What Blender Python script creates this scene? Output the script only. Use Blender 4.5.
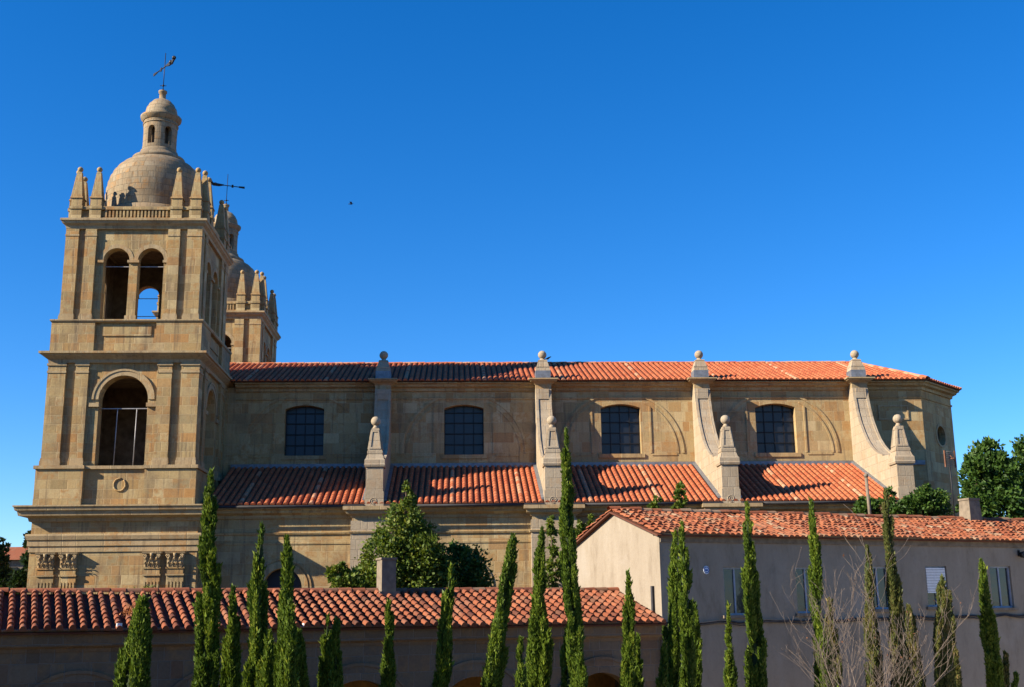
import bpy, math, random
import numpy as np
from mathutils import Vector, Matrix
from mathutils.geometry import tessellate_polygon
random.seed(7); rng = np.random.default_rng(7)
SC = bpy.context.scene
COL = SC.collection
for o in list(bpy.data.objects): bpy.data.objects.remove(o)

# ------------------------------------------------------------------ camera, sky, sun, exposure
F, PITCH, YAW, ROLL = 1180.2, .2298, .04782, -.01242      # focal length in pixels of a 1024 wide frame
cp, sp, cy_, sy_ = math.cos(PITCH), math.sin(PITCH), math.cos(YAW), math.sin(YAW)
FW = Vector((sy_*cp, cy_*cp, sp)); RT = Vector((cy_, -sy_, 0)); UPV = RT.cross(FW)
RT2 = RT*math.cos(ROLL) + UPV*math.sin(ROLL); UP2 = -RT*math.sin(ROLL) + UPV*math.cos(ROLL)
cd = bpy.data.cameras.new('camera'); cam = bpy.data.objects.new('camera', cd); COL.objects.link(cam)
cd.sensor_width = 36; cd.lens = 36*F/1024; cd.clip_start = .1; cd.clip_end = 6000
cam.matrix_world = Matrix(((RT2.x, UP2.x, -FW.x, 0), (RT2.y, UP2.y, -FW.y, 0), (RT2.z, UP2.z, -FW.z, 0), (0, 0, 0, 1)))
SC.camera = cam
GZ = -5.5                                                  # ground level; the eye is at the origin

SUN = Vector((-2.75, -1, 1.55)).normalized()               # direction towards the sun
el = math.asin(SUN.z); rot = math.atan2(SUN.x, SUN.y)
W = bpy.data.worlds.new('World'); SC.world = W; W.use_nodes = True
nt = W.node_tree; nt.nodes.clear()
sky = nt.nodes.new('ShaderNodeTexSky'); sky.sky_type = 'NISHITA'; sky.sun_disc = False
sky.sun_elevation = el; sky.sun_rotation = rot
sky.air_density = 1.0; sky.dust_density = 0.0; sky.ozone_density = 6.0; sky.altitude = 800
hs = nt.nodes.new('ShaderNodeHueSaturation'); hs.inputs['Saturation'].default_value = 1.25; hs.inputs['Hue'].default_value = .506
bg = nt.nodes.new('ShaderNodeBackground'); bg.inputs[1].default_value = .084
ow = nt.nodes.new('ShaderNodeOutputWorld')
nt.links.new(sky.outputs[0], hs.inputs['Color']); nt.links.new(hs.outputs[0], bg.inputs[0]); nt.links.new(bg.outputs[0], ow.inputs[0])
sl = bpy.data.lights.new('sun', 'SUN'); sl.energy = 5.0; sl.angle = math.radians(.5); sl.color = (1, .86, .66)
so = bpy.data.objects.new('sun', sl); COL.objects.link(so)
so.rotation_euler = (-SUN).to_track_quat('-Z', 'Y').to_euler(); so.location = SUN*100
SC.view_settings.view_transform = 'Standard'; SC.view_settings.look = 'None'
SC.view_settings.gamma = 1; SC.view_settings.use_curve_mapping = False
SC.view_settings.exposure = 1.3
SC.render.engine = 'CYCLES'

def ray(x, y): return RT2*((x-512)/F) - UP2*((y-343.5)/F) + FW
def atY(x, y, Y): d = ray(x, y); return d*(Y/d.y)

# ------------------------------------------------------------------ materials
class NT:
    def __init__(s, name):
        s.m = bpy.data.materials.new(name); s.m.use_nodes = True; s.t = s.m.node_tree; s.t.nodes.clear()
        s.out = s.n('ShaderNodeOutputMaterial'); s.b = s.n('ShaderNodeBsdfPrincipled')
        s.l(s.b.outputs[0], s.out.inputs[0])
    def n(s, t, **k):
        a = s.t.nodes.new(t)
        for q, v in k.items(): setattr(a, q, v)
        return a
    def l(s, a, b): s.t.links.new(a, b)
    def math(s, op, a, b=None):
        n = s.n('ShaderNodeMath', operation=op)
        for i, v in enumerate((a, b)):
            if v is None: continue
            if isinstance(v, (int, float)): n.inputs[i].default_value = v
            else: s.l(v, n.inputs[i])
        return n.outputs[0]
    def mix(s, f, a, b, mode='MIX'):
        n = s.n('ShaderNodeMix', data_type='RGBA', blend_type=mode)
        for i, v in ((0, f), (6, a), (7, b)):
            if isinstance(v, (int, float)): n.inputs[i].default_value = v
            elif isinstance(v, tuple): n.inputs[i].default_value = (*v, 1) if len(v) == 3 else v
            else: s.l(v, n.inputs[i])
        return n.outputs[2]
    def ramp(s, f, stops, interp='LINEAR'):
        n = s.n('ShaderNodeValToRGB'); r = n.color_ramp; r.interpolation = interp
        while len(r.elements) < len(stops): r.elements.new(.5)
        for e, (p, c) in zip(r.elements, stops):
            e.position = p; e.color = (*c, 1) if isinstance(c, tuple) else (c, c, c, 1)
        s.l(f, n.inputs[0]); return n.outputs[0]
    def noise(s, vec, sc, det=4, rough=.55):
        n = s.n('ShaderNodeTexNoise'); n.inputs['Scale'].default_value = sc; n.inputs['Detail'].default_value = det
        n.inputs['Roughness'].default_value = rough
        if vec is not None: s.l(vec, n.inputs['Vector'])
        return n.outputs[0]
    def bump(s, h, dist, st=1.0):
        n = s.n('ShaderNodeBump'); n.inputs['Distance'].default_value = dist; n.inputs['Strength'].default_value = st
        s.l(h, n.inputs['Height']); s.l(n.outputs[0], s.b.inputs['Normal'])
    def rough(s, v): s.b.inputs['Roughness'].default_value = v; s.b.inputs['Specular IOR Level'].default_value = .25

def stone(name, bw, bh, pal, mortar, stain=.5, mw=.012):
    s = NT(name)
    uv = s.n('ShaderNodeUVMap', uv_map='UVMap'); sep = s.n('ShaderNodeSeparateXYZ'); s.l(uv.outputs[0], sep.inputs[0])
    U, V = sep.outputs[0], sep.outputs[1]
    geo = s.n('ShaderNodeTexCoord').outputs['Object']
    # slightly uneven courses: rows of varied width
    r = s.math('DIVIDE', V, bh); row = s.math('FLOOR', r); fv = s.math('SUBTRACT', r, row)
    wn0 = s.n('ShaderNodeTexWhiteNoise', noise_dimensions='1D'); s.l(row, wn0.inputs['W'])
    wid = s.math('ADD', s.math('MULTIPLY', wn0.outputs[0], bw*.55), bw*.72)
    c = s.math('DIVIDE', s.math('ADD', U, s.math('MULTIPLY', wn0.outputs[0], 7.3)), wid); col = s.math('FLOOR', c); fu = s.math('SUBTRACT', c, col)
    # every now and then two half blocks
    cmb = s.n('ShaderNodeCombineXYZ'); s.l(col, cmb.inputs[0]); s.l(row, cmb.inputs[1])
    wn = s.n('ShaderNodeTexWhiteNoise', noise_dimensions='2D'); s.l(cmb.outputs[0], wn.inputs['Vector'])
    wv = wn.outputs[0]
    split = s.math('LESS_THAN', wv, .25)
    half = s.math('MULTIPLY', split, s.math('FLOOR', s.math('MULTIPLY', fu, 2)))
    wv2 = s.math('FRACT', s.math('ADD', s.math('MULTIPLY', wv, 5.71), s.math('MULTIPLY', half, .37)))
    du = s.math('MULTIPLY', s.math('MINIMUM', fu, s.math('SUBTRACT', 1, fu)), wid)
    ds = s.math('ADD', s.math('MULTIPLY', s.math('ABSOLUTE', s.math('SUBTRACT', fu, .5)), wid), s.math('MULTIPLY', s.math('SUBTRACT', 1, split), 9))
    dv = s.math('MULTIPLY', s.math('MINIMUM', fv, s.math('SUBTRACT', 1, fv)), bh)
    d = s.math('MINIMUM', s.math('MINIMUM', du, ds), dv)
    wob = s.math('MULTIPLY', s.math('SUBTRACT', s.noise(geo, 9, 2), .5), mw*1.2)
    mr = s.n('ShaderNodeMapRange'); s.l(s.math('ADD', d, wob), mr.inputs[0]); mr.inputs[1].default_value = mw*.5; mr.inputs[2].default_value = mw*1.5
    inside = mr.outputs[0]
    base = s.ramp(wv2, pal)
    n1 = s.noise(geo, .55, 5, .6); n2 = s.noise(geo, 3.6, 6, .7); n3 = s.noise(geo, 14, 4, .7)
    sel = s.math('GREATER_THAN', s.math('FRACT', s.math('MULTIPLY', wv2, 13.7)), .55)
    sfac = s.math('MULTIPLY', s.ramp(n2, [(.42, 0.0), (.62, stain)]), s.math('ADD', s.math('MULTIPLY', sel, .75), .25))
    base = s.mix(sfac, base, (.36, .195, .07))       # iron stains
    base = s.mix(s.ramp(n1, [(.5, 0.0), (.68, stain*.7)]), base, (.17, .125, .080))   # grey weathering
    base = s.mix(.55, base, s.ramp(n3, [(.25, (.52, .5, .48)), (.75, (1, 1, 1))]), 'MULTIPLY')
    mp = s.n('ShaderNodeMapping'); mp.inputs['Scale'].default_value = (2.4, 2.4, .16); s.l(geo, mp.inputs[0])
    n4 = s.noise(mp.outputs[0], 2.2, 5, .65)
    base = s.mix(s.ramp(n4, [(.52, 0.0), (.68, stain*.85)]), base, (.13, .095, .06))    # run-off streaks
    fin = s.mix(inside, s.mix(.35, mortar, base), base)
    s.l(fin, s.b.inputs['Base Color']); s.rough(.9)
    h = s.math('ADD', s.math('MULTIPLY', inside, .6), s.math('ADD', s.math('MULTIPLY', n3, .5), s.math('MULTIPLY', n2, .5)))
    s.bump(h, .02, .8); return s.m

SAND = [(0, (0.276, 0.206, 0.100)), (.15, (0.417, 0.322, 0.160)), (.3, (0.339, 0.250, 0.120)), (.45, (0.485, 0.389, 0.212)), (.58, (0.359, 0.240, 0.100)), (.7, (0.320, 0.259, 0.140)), (.82, (0.436, 0.331, 0.164)), (.92, (0.407, 0.226, 0.084)), (1, (0.291, 0.230, 0.128))]
SANDW = [(0, (0.320, 0.240, 0.119)), (.2, (0.446, 0.346, 0.180)), (.4, (0.378, 0.283, 0.139)), (.6, (0.485, 0.389, 0.217)), (.75, (0.388, 0.264, 0.119)), (.88, (0.349, 0.211, 0.094)), (1, (0.427, 0.331, 0.172))]
DARKS = [(0, (0.150, 0.105, 0.068)), (.3, (0.203, 0.146, 0.094)), (.5, (0.165, 0.120, 0.083)), (.8, (0.225, 0.165, 0.109)), (1, (0.188, 0.109, 0.064))]
M = {}
M['tower_stone'] = stone('tower_sandstone', .78, .42, SAND, (.40, .31, .185), .85, .008)
M['wall_stone'] = stone('nave_sandstone', .95, .52, SANDW, (.40, .31, .185), .75, .008)
M['trim_stone'] = stone('trim_sandstone', 1.5, 3.0, [(0, (.35, .27, .15)), (.5, (.41, .325, .195)), (1, (.37, .275, .155))], (.32, .26, .16), .7)
M['dome_stone'] = stone('dome_stone', .62, .36, [(0, (.23, .185, .12)), (.5, (.31, .26, .18)), (1, (.27, .21, .135))], (.11, .088, .06), .8, .012)
M['pale_stone'] = stone('pillar_granite', .62, .45, [(0, (.33, .275, .20)), (.5, (.39, .335, .25)), (1, (.35, .29, .21))], (.27, .225, .165), .3)
M['low_stone'] = stone('gallery_stone', .85, .45, DARKS, (.2, .165, .13), .4)

def tile_mat(name, stops, lich=.35):
    s = NT(name)
    at = s.n('ShaderNodeAttribute', attribute_name='rnd', attribute_type='GEOMETRY')
    geo = s.n('ShaderNodeTexCoord').outputs['Object']
    base = s.ramp(at.outputs['Fac'], stops)
    n2 = s.noise(geo, 5, 5, .7); n1 = s.noise(geo, 1.1, 3)
    base = s.mix(s.ramp(n2, [(.48, 0.0), (.68, lich)]), base, (.12, .07, .045))
    base = s.mix(s.ramp(n1, [(.52, 0.0), (.75, lich*.8)]), base, (.27, .165, .10))
    s.l(base, s.b.inputs['Base Color']); s.rough(.85)
    s.bump(s.noise(geo, 40, 3), .006); return s.m
M['tile_new'] = tile_mat('red_clay_tile', [(0, (0.303, 0.076, 0.033)), (.35, (0.361, 0.105, 0.043)), (.7, (0.397, 0.122, 0.054)), (.9, (0.332, 0.086, 0.036)), (.93, (0.405, 0.176, 0.092)), (1, (0.440, 0.238, 0.145))], .15)
M['tile_low'] = tile_mat('weathered_clay_tile', [(0, (.075, .026, .016)), (.12, (.14, .042, .022)), (.4, (.21, .065, .030)), (.7, (.255, .085, .040)), (.88, (.17, .065, .038)), (.97, (.16, .085, .05)), (1, (.23, .15, .10))], .45)
M['tile_old'] = tile_mat('mottled_clay_tile', [(0, (0.156, 0.043, 0.020)), (.3, (0.242, 0.072, 0.030)), (.6, (0.296, 0.101, 0.043)), (.8, (0.242, 0.090, 0.047)), (.93, (0.234, 0.133, 0.078)), (1, (0.289, 0.203, 0.133))], .4)
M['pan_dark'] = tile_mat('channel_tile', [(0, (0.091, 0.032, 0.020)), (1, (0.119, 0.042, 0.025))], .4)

def simple(name, c, rough=.7, metal=0., nscale=None, var=.25, bump=0.):
    s = NT(name); s.rough(rough); s.b.inputs['Metallic'].default_value = metal
    geo = s.n('ShaderNodeTexCoord').outputs['Object']
    n = s.noise(geo, nscale or 6, 4)
    lo = tuple(x*(1-var) for x in c); hi = tuple(min(1, x*(1+var)) for x in c)
    s.l(s.ramp(n, [(.3, lo), (.7, hi)]), s.b.inputs['Base Color'])
    if bump: s.bump(n, bump)
    return s.m
def plaster():
    s = NT('aged_render'); geo = s.n('ShaderNodeTexCoord').outputs['Object']
    mp = s.n('ShaderNodeMapping'); mp.inputs['Scale'].default_value = (1, 1, .3); s.l(geo, mp.inputs[0])
    n1 = s.noise(mp.outputs[0], 1.9, 6, .72); n2 = s.noise(geo, 9, 5, .7); n3 = s.noise(geo, .7, 4)
    b = s.ramp(n1, [(.28, (.165, .135, .10)), (.45, (.24, .204, .158)), (.6, (.262, .226, .178)), (.78, (.295, .262, .215))])
    b = s.mix(s.ramp(n2, [(.55, 0.0), (.75, .5)]), b, (.18, .147, .115))
    b = s.mix(s.ramp(n3, [(.58, 0.0), (.7, .35)]), b, (.31, .285, .25))
    s.l(b, s.b.inputs['Base Color']); s.rough(.92); s.bump(s.math('ADD', n2, n1), .02, .6); return s.m
M['plaster'] = plaster()
M['ochre'] = simple('ochre_render', (.55, .30, .10), .9)
M['lead'] = simple('lead_sheet', (.17, .185, .21), .45, .35)
M['iron'] = simple('dark_iron', (.02, .02, .022), .5, .4)
M['steel'] = simple('zinc_pipe', (.24, .225, .20), .5, .3)
M['bluepaint'] = simple('blue_grey_paint', (.24, .28, .34), .5)
M['white'] = simple('white_paint', (.72, .74, .76), .5, var=.06)
M['rail'] = simple('pale_rod', (.26, .26, .27), .5, .2)
M['gutter'] = simple('dark_gutter', (.035, .035, .04), .8)
M['cement'] = simple('grey_cement', (.17, .14, .105), .9, bump=.01)
M['bark'] = simple('bark', (.09, .065, .045), .9, nscale=14, var=.4, bump=.01)
M['twig'] = simple('grey_twig', (.15, .12, .10), .85, nscale=10, var=.4)
M['inner_shade'] = simple('painted_inner_shade', (.13, .095, .062), .95, nscale=3, var=.4, bump=.02)  # dark tone painted in for the shade inside belfry and lantern
M['ground'] = simple('garden_soil', (.085, .070, .045), .95, nscale=1.2, var=.4, bump=.03)
M['feather'] = simple('dark_feather', (.02, .022, .03), .7)
M['rust'] = simple('rusty_bar', (.13, .06, .035), .7)
M['plaque'] = simple('enamel_sign', (.55, .62, .72), .3, var=.05)
M['plaqueblue'] = simple('enamel_blue', (.03, .08, .3), .3, var=.05)
M['deadleaf'] = simple('dead_leaf', (.14, .06, .03), .8)
def glass(name, c, r):
    s = NT(name); s.b.inputs['Base Color'].default_value = (*c, 1); s.b.inputs['Roughness'].default_value = r
    s.b.inputs['Specular IOR Level'].default_value = .5
    s.bump(s.noise(s.n('ShaderNodeTexCoord').outputs['Object'], 3, 2), .01, .3); return s.m
M['glass'] = glass('dusty_glass', (.010, .012, .018), .35)
M['hglass'] = glass('window_glass', (.02, .026, .03), .08)
def leaf(name, stops, tr=.3):
    s = NT(name); at = s.n('ShaderNodeAttribute', attribute_name='rnd', attribute_type='GEOMETRY')
    c = s.ramp(at.outputs['Fac'], stops); s.l(c, s.b.inputs['Base Color']); s.rough(.55)
    t = s.n('ShaderNodeBsdfTranslucent'); s.l(s.mix(1.0, c, (1.2, 1.15, .5), 'MULTIPLY'), t.inputs[0])
    mx = s.n('ShaderNodeMixShader'); mx.inputs[0].default_value = tr
    s.l(s.b.outputs[0], mx.inputs[1]); s.l(t.outputs[0], mx.inputs[2]); s.l(mx.outputs[0], s.out.inputs[0]); return s.m
M['cypress'] = leaf('cypress_foliage', [(0, (.028, .055, .008)), (.4, (.068, .118, .012)), (.75, (.12, .175, .018)), (1, (.20, .24, .030))], .22)
M['cypress_dry'] = leaf('drying_cypress_foliage', [(0, (.035, .055, .014)), (.4, (.075, .095, .024)), (.75, (.12, .12, .035)), (1, (.19, .14, .06))], .2)
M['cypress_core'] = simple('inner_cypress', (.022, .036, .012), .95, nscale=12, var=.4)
M['leaf_mid'] = leaf('broad_leaf', [(0, (.040, .075, .012)), (.4, (.085, .135, .020)), (.75, (.14, .185, .030)), (1, (.27, .27, .07))], .3)
M['leaf_deep'] = leaf('deep_green_leaf', [(0, (.022, .052, .010)), (.5, (.048, .105, .018)), (.85, (.085, .15, .028)), (1, (.12, .18, .045))], .28)
M['leaf_far'] = leaf('dark_needle', [(0, (.010, .026, .012)), (.5, (.020, .046, .018)), (1, (.04, .07, .025))], .2)

# ------------------------------------------------------------------ mesh builder
class MB:
    def __init__(s): s.v = []; s.f = []; s.r = []; s.uv = {}; s.sm = set()
    def add(s, pts, faces, r=.5, smooth=False):
        b = len(s.v); s.v += [tuple(p) for p in pts]
        for f in faces:
            if smooth: s.sm.add(len(s.f))
            s.f.append(tuple(b+i for i in f)); s.r.append(r)
        return b
    def hexa(s, p, r=.5):       # 8 corners: bottom ring then top ring
        s.add(p, [(3, 2, 1, 0), (4, 5, 6, 7), (0, 1, 5, 4), (1, 2, 6, 5), (2, 3, 7, 6), (3, 0, 4, 7)], r)
    def box(s, x0, x1, y0, y1, z0, z1, tf=None, r=.5):
        p = [(x0, y0, z0), (x1, y0, z0), (x1, y1, z0), (x0, y1, z0), (x0, y0, z1), (x1, y0, z1), (x1, y1, z1), (x0, y1, z1)]
        if tf: p = [tf(*q) for q in p]
        s.hexa(p, r)
    def frustum(s, cx, cy, z0, w0, z1, w1, tf=None, d0=None, d1=None):
        d0 = d0 or w0; d1 = d1 or w1
        p = [(cx+a*w0/2, cy+b*d0/2, z0) for a, b in ((-1, -1), (1, -1), (1, 1), (-1, 1))] + [(cx+a*w1/2, cy+b*d1/2, z1) for a, b in ((-1, -1), (1, -1), (1, 1), (-1, 1))]
        if tf: p = [tf(*q) for q in p]
        s.hexa(p)
    def slab(s, outer, holes, tf, d0, d1):   # polygon with holes in (a,z); tf(a, depth, z)
        loops = [outer]+holes
        tri = tessellate_polygon([[Vector((a, z, 0)) for a, z in L] for L in loops])
        flat = [p for L in loops for p in L]; n = len(flat)
        pts = [tf(a, d0, z) for a, z in flat]+[tf(a, d1, z) for a, z in flat]
        fs = [tuple(t) for t in tri]+[tuple(i+n for i in reversed(t)) for t in tri]
        k = 0
        for L in loops:
            m = len(L)
            for i in range(m): a, b = k+i, k+(i+1) % m; fs.append((a, b, b+n, a+n))
            k += m
        s.add(pts, fs)
    def lathe(s, cx, cy, prof, n=32, a0=0., a1=2*math.pi, smooth=True, capt=True):
        full = abs(a1-a0-2*math.pi) < 1e-6; m = n if full else n+1
        b = len(s.v); R = max(r for r, z in prof)
        arc = [0]
        for (r0, z0), (r1, z1) in zip(prof, prof[1:]): arc.append(arc[-1]+math.hypot(r1-r0, z1-z0))
        for r, z in prof:
            for i in range(m):
                t = a0+(a1-a0)*i/n; s.v.append((cx+r*math.cos(t), cy+r*math.sin(t), z))
        for j in range(len(prof)-1):
            for i in range(n):
                i2 = (i+1) % m
                if smooth: s.sm.add(len(s.f))
                u0, u1 = R*(a0+(a1-a0)*i/n), R*(a0+(a1-a0)*(i+1)/n); v0, v1 = prof[0][1]+arc[j], prof[0][1]+arc[j+1]
                s.uv[len(s.f)] = [(u0, v0), (u1, v0), (u1, v1), (u0, v1)]
                s.f.append((b+j*m+i, b+j*m+i2, b+(j+1)*m+i2, b+(j+1)*m+i)); s.r.append(.5)
    def ball(s, c, r, n=14, k=8):
        s.lathe(c[0], c[1], [(max(1e-4, r*math.sin(math.pi*j/k)), c[2]-r*math.cos(math.pi*j/k)) for j in range(k+1)], n)
    def tube(s, pts, rad, n=6, r=.5, cap=True):
        pts = [Vector(p) for p in pts]; rad = rad if isinstance(rad, (list, tuple)) else [rad]*len(pts)
        b = len(s.v); up = None
        for i, p in enumerate(pts):
            d = (pts[min(i+1, len(pts)-1)]-pts[max(i-1, 0)]).normalized()
            if up is None: up = d.orthogonal().normalized()
            else:
                up = up-d*up.dot(d); up = up.normalized() if up.length > 1e-6 else d.orthogonal().normalized()
            w = d.cross(up)
            for k in range(n):
                t = 2*math.pi*k/n; s.v.append(tuple(p+(up*math.cos(t)+w*math.sin(t))*rad[i]))
        for i in range(len(pts)-1):
            for k in range(n):
                s.sm.add(len(s.f)); k2 = (k+1) % n
                s.f.append((b+i*n+k, b+i*n+k2, b+(i+1)*n+k2, b+(i+1)*n+k)); s.r.append(r)
        if cap:
            s.f.append(tuple(b+k for k in reversed(range(n)))); s.r.append(r)
            e = b+(len(pts)-1)*n; s.f.append(tuple(e+k for k in range(n))); s.r.append(r)
    def sweep(s, prof, path, closed=True):   # prof [(out, z)], path [(x,y)] seen from above running so that 'out' is to the right
        n = len(path); offs = []
        for i in range(n):
            p = Vector(path[i])
            a = Vector(path[i-1]) if (closed or i > 0) else None; c = Vector(path[(i+1) % n]) if (closed or i < n-1) else None
            def nr(u, v): d = (v-u).normalized(); return Vector((d.y, -d.x))
            if a is None: o = nr(p, c)
            elif c is None: o = nr(a, p)
            else:
                n1, n2 = nr(a, p), nr(p, c); o = (n1+n2); o = o/o.length; o = o/max(.3, o.dot(n1))
            offs.append(o)
        m = len(prof); b = len(s.v)
        for i in range(n):
            for q, z in prof: s.v.append((path[i][0]+offs[i].x*q, path[i][1]+offs[i].y*q, z))
        for i in range(n if closed else n-1):
            j = (i+1) % n
            for k in range(m):
                k2 = (k+1) % m
                s.f.append((b+i*m+k, b+j*m+k, b+j*m+k2, b+i*m+k2)); s.r.append(.5)
        if not closed:
            s.f.append(tuple(b+k for k in range(m))); s.r.append(.5)
            s.f.append(tuple(b+(n-1)*m+k for k in reversed(range(m)))); s.r.append(.5)
    def ring(s, c, r0, r1, tf, d0, d1, a0=0., a1=math.pi, n=24):   # arch ring in (a,z)
        for i in range(n):
            t, u = a0+(a1-a0)*i/n, a0+(a1-a0)*(i+1)/n
            P = [(c[0]+r*math.cos(x), c[1]+r*math.sin(x)) for x in (t, u) for r in (r0, r1)]
            q = [P[0], P[1], P[3], P[2]]
            s.hexa([tf(a, d0, z) for a, z in q]+[tf(a, d1, z) for a, z in q])
    def build(s, name, mat, parent=None, world_uv=True):
        me = bpy.data.meshes.new(name)
        base = parent_world(parent)
        me.from_pydata([(x-base[0], y-base[1], z-base[2]) for x, y, z in s.v], [], s.f)
        import bmesh
        bm = bmesh.new(); bm.from_mesh(me); bmesh.ops.recalc_face_normals(bm, faces=bm.faces[:]); 
        uvl = bm.loops.layers.uv.new('UVMap'); rl = bm.faces.layers.float.new('rnd')
        bm.faces.ensure_lookup_table()
        for i, f in enumerate(bm.faces):
            f[rl] = s.r[i]; f.smooth = i in s.sm
            if i in s.uv:
                q = s.uv[i]; key = {vi: q[k] for k, vi in enumerate(s.f[i])}
                for lp in f.loops: lp[uvl].uv = key[lp.vert.index]
                continue
            nn = f.normal
            if abs(nn.z) > .75:
                for lp in f.loops: lp[uvl].uv = (lp.vert.co.x+base[0], lp.vert.co.y+base[1])
            else:
                t = Vector((-nn.y, nn.x, 0)).normalized()
                if abs(nn.x) > abs(nn.y): off = 3.37*round(nn.x)
                else: off = 0
                for lp in f.loops:
                    c = lp.vert.co; lp[uvl].uv = ((c.x+base[0])*t.x+(c.y+base[1])*t.y+off, c.z+base[2])
        bm.to_mesh(me); bm.free()
        me.materials.append(mat)
        ob = bpy.data.objects.new(name, me); COL.objects.link(ob)
        if parent: ob.parent = parent
        return ob
def parent_world(p):
    x = y = z = 0.
    while p is not None: x += p.location.x; y += p.location.y; z += p.location.z; p = p.parent
    return (x, y, z)
def thing(name, label, cat, loc, group=None):
    o = bpy.data.objects.new(name, None); COL.objects.link(o); o.location = loc
    o.empty_display_size = .3
    o['label'] = label; o['category'] = cat
    if group: o['group'] = group
    return o
def tag(o, label, cat, group=None, kind=None):
    if label: o['label'] = label
    if cat: o['category'] = cat
    if group: o['group'] = group
    if kind: o['kind'] = kind
    return o
def kids(o): return [c for c in COL.objects if c.parent is o]
def copy_tree(o, parent=None):
    c = o.copy(); COL.objects.link(c)
    if parent is not None: c.parent = parent
    for k in kids(o): copy_tree(k, c)
    return c
def recenter(o, z=None):
    """put a single-mesh thing's origin at the bottom middle of its mesh"""
    me = o.data; co = np.empty(len(me.vertices)*3, np.float32); me.vertices.foreach_get('co', co); co = co.reshape(-1, 3)
    b = np.array([(co[:, 0].min()+co[:, 0].max())/2, (co[:, 1].min()+co[:, 1].max())/2, co[:, 2].min()])
    me.vertices.foreach_set('co', (co-b).astype(np.float32).ravel()); o.location = b; me.update(); return o

def arch_hole(a0, a1, z0, zs, n=20):        # round-headed opening
    c, r = (a0+a1)/2, (a1-a0)/2
    return [(a0, z0), (a1, z0)]+[(c+r*math.cos(math.pi*i/n), zs+r*math.sin(math.pi*i/n)) for i in range(n+1)]
def seg_hole(a0, a1, z0, zs, rise, n=10):   # opening with a flat curved head
    return [(a0, z0), (a1, z0)]+[(a1+(a0-a1)*i/n, zs+rise*(1-(2*i/n-1)**2)) for i in range(n+1)]

# ------------------------------------------------------------------ roof tiles
def tile_roof(mb, pan, E, Ud, Wd, lo, hi, u0, u1, pitch=.29, course=.42, w=.72, h=.30, jit=.0, pale_every=0, dens=1.0, seg=6, lift=.035):
    """rows of barrel tiles; E eave origin, Ud along the eave, Wd up the slope, lo/hi(u) give the slope range"""
    E, Ud, Wd = Vector(E), Vector(Ud).normalized(), Vector(Wd).normalized(); N = Ud.cross(Wd).normalized()
    if N.z < 0: N = -N
    k = 0; u = u0+pitch/2
    while u < u1-pitch*.3:
        a, b = lo(u), hi(u)
        if b-a > .15:
            nrow = max(1, int(round((b-a)/course))); st = (b-a)/nrow
            pale = pale_every and (k % pale_every == pale_every//2)
            cj = random.uniform(-1, 1)*jit*.03
            for i in range(nrow):
                s0 = a+i*st-.03; s1 = min(b, a+(i+1)*st+.05)
                rr = random.uniform(.94, 1.0) if pale and random.random() < .6 else random.uniform(0, .9) if jit < .5 else random.random()
                ju = cj+random.uniform(-1, 1)*jit*.035; js = random.uniform(-1, 1)*jit*.05; jr = random.uniform(-1, 1)*jit*.02
                rb, rt = pitch*w/2*1.06, pitch*w/2*.88; hb, ht = pitch*h*1.15, pitch*h*.85
                l0, l1 = lift+jr, .0
                if jit > 0: q0 = .016*(1+math.sin(u*.83+s0*.6))+.008*(1+math.sin(u*2.1+1)); l0 += q0; l1 += q0
                P = []
                for (s, R, H, lift) in ((s0+js, rb, hb, l0), (s1+js, rt, ht, l1)):
                    for q in range(seg+1):
                        t = math.pi*q/seg
                        P.append(E+Ud*(u+ju-R*math.cos(t))+Wd*s+N*(lift+H*math.sin(t)))
                fs = [(q, q+1, seg+2+q, seg+1+q) for q in range(seg)]
                b0 = mb.add(P, fs, rr, True)
                mb.add(P[:seg+1], [tuple(range(seg+1))], rr)
        k += 1; u += pitch
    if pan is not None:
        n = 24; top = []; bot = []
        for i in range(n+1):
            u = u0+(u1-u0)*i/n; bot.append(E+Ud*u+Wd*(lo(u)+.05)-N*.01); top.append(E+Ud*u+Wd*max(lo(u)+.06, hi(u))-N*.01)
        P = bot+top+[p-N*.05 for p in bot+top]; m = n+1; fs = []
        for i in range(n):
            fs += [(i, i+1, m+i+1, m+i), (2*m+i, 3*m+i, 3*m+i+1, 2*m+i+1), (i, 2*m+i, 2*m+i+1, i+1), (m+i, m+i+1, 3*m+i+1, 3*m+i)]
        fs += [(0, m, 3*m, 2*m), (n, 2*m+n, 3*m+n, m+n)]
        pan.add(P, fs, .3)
def ridge_tiles(mb, p0, p1, r=.14, ln=.42, pale=.5, jit=.01):
    p0, p1 = Vector(p0), Vector(p1); d = (p1-p0); L = d.length; d.normalize(); sd = d.cross(Vector((0, 0, 1))).normalized(); up = sd.cross(d)
    n = max(1, int(L/ln)); st = L/n
    for i in range(n):
        rr = random.uniform(.93, 1) if random.random() < pale else random.uniform(.1, .8)
        P = []; z = random.uniform(-jit, jit)
        for (s, R) in ((i*st-.02, r*.95), ((i+1)*st+.02, r*1.08)):
            for q in range(9):
                t = math.pi*q/8; P.append(p0+d*s+sd*R*math.cos(t)*1.15+up*(R*math.sin(t)*.9+z-.02))
        mb.add(P, [(q, q+1, 10+q, 9+q) for q in range(8)], rr, True)

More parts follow.
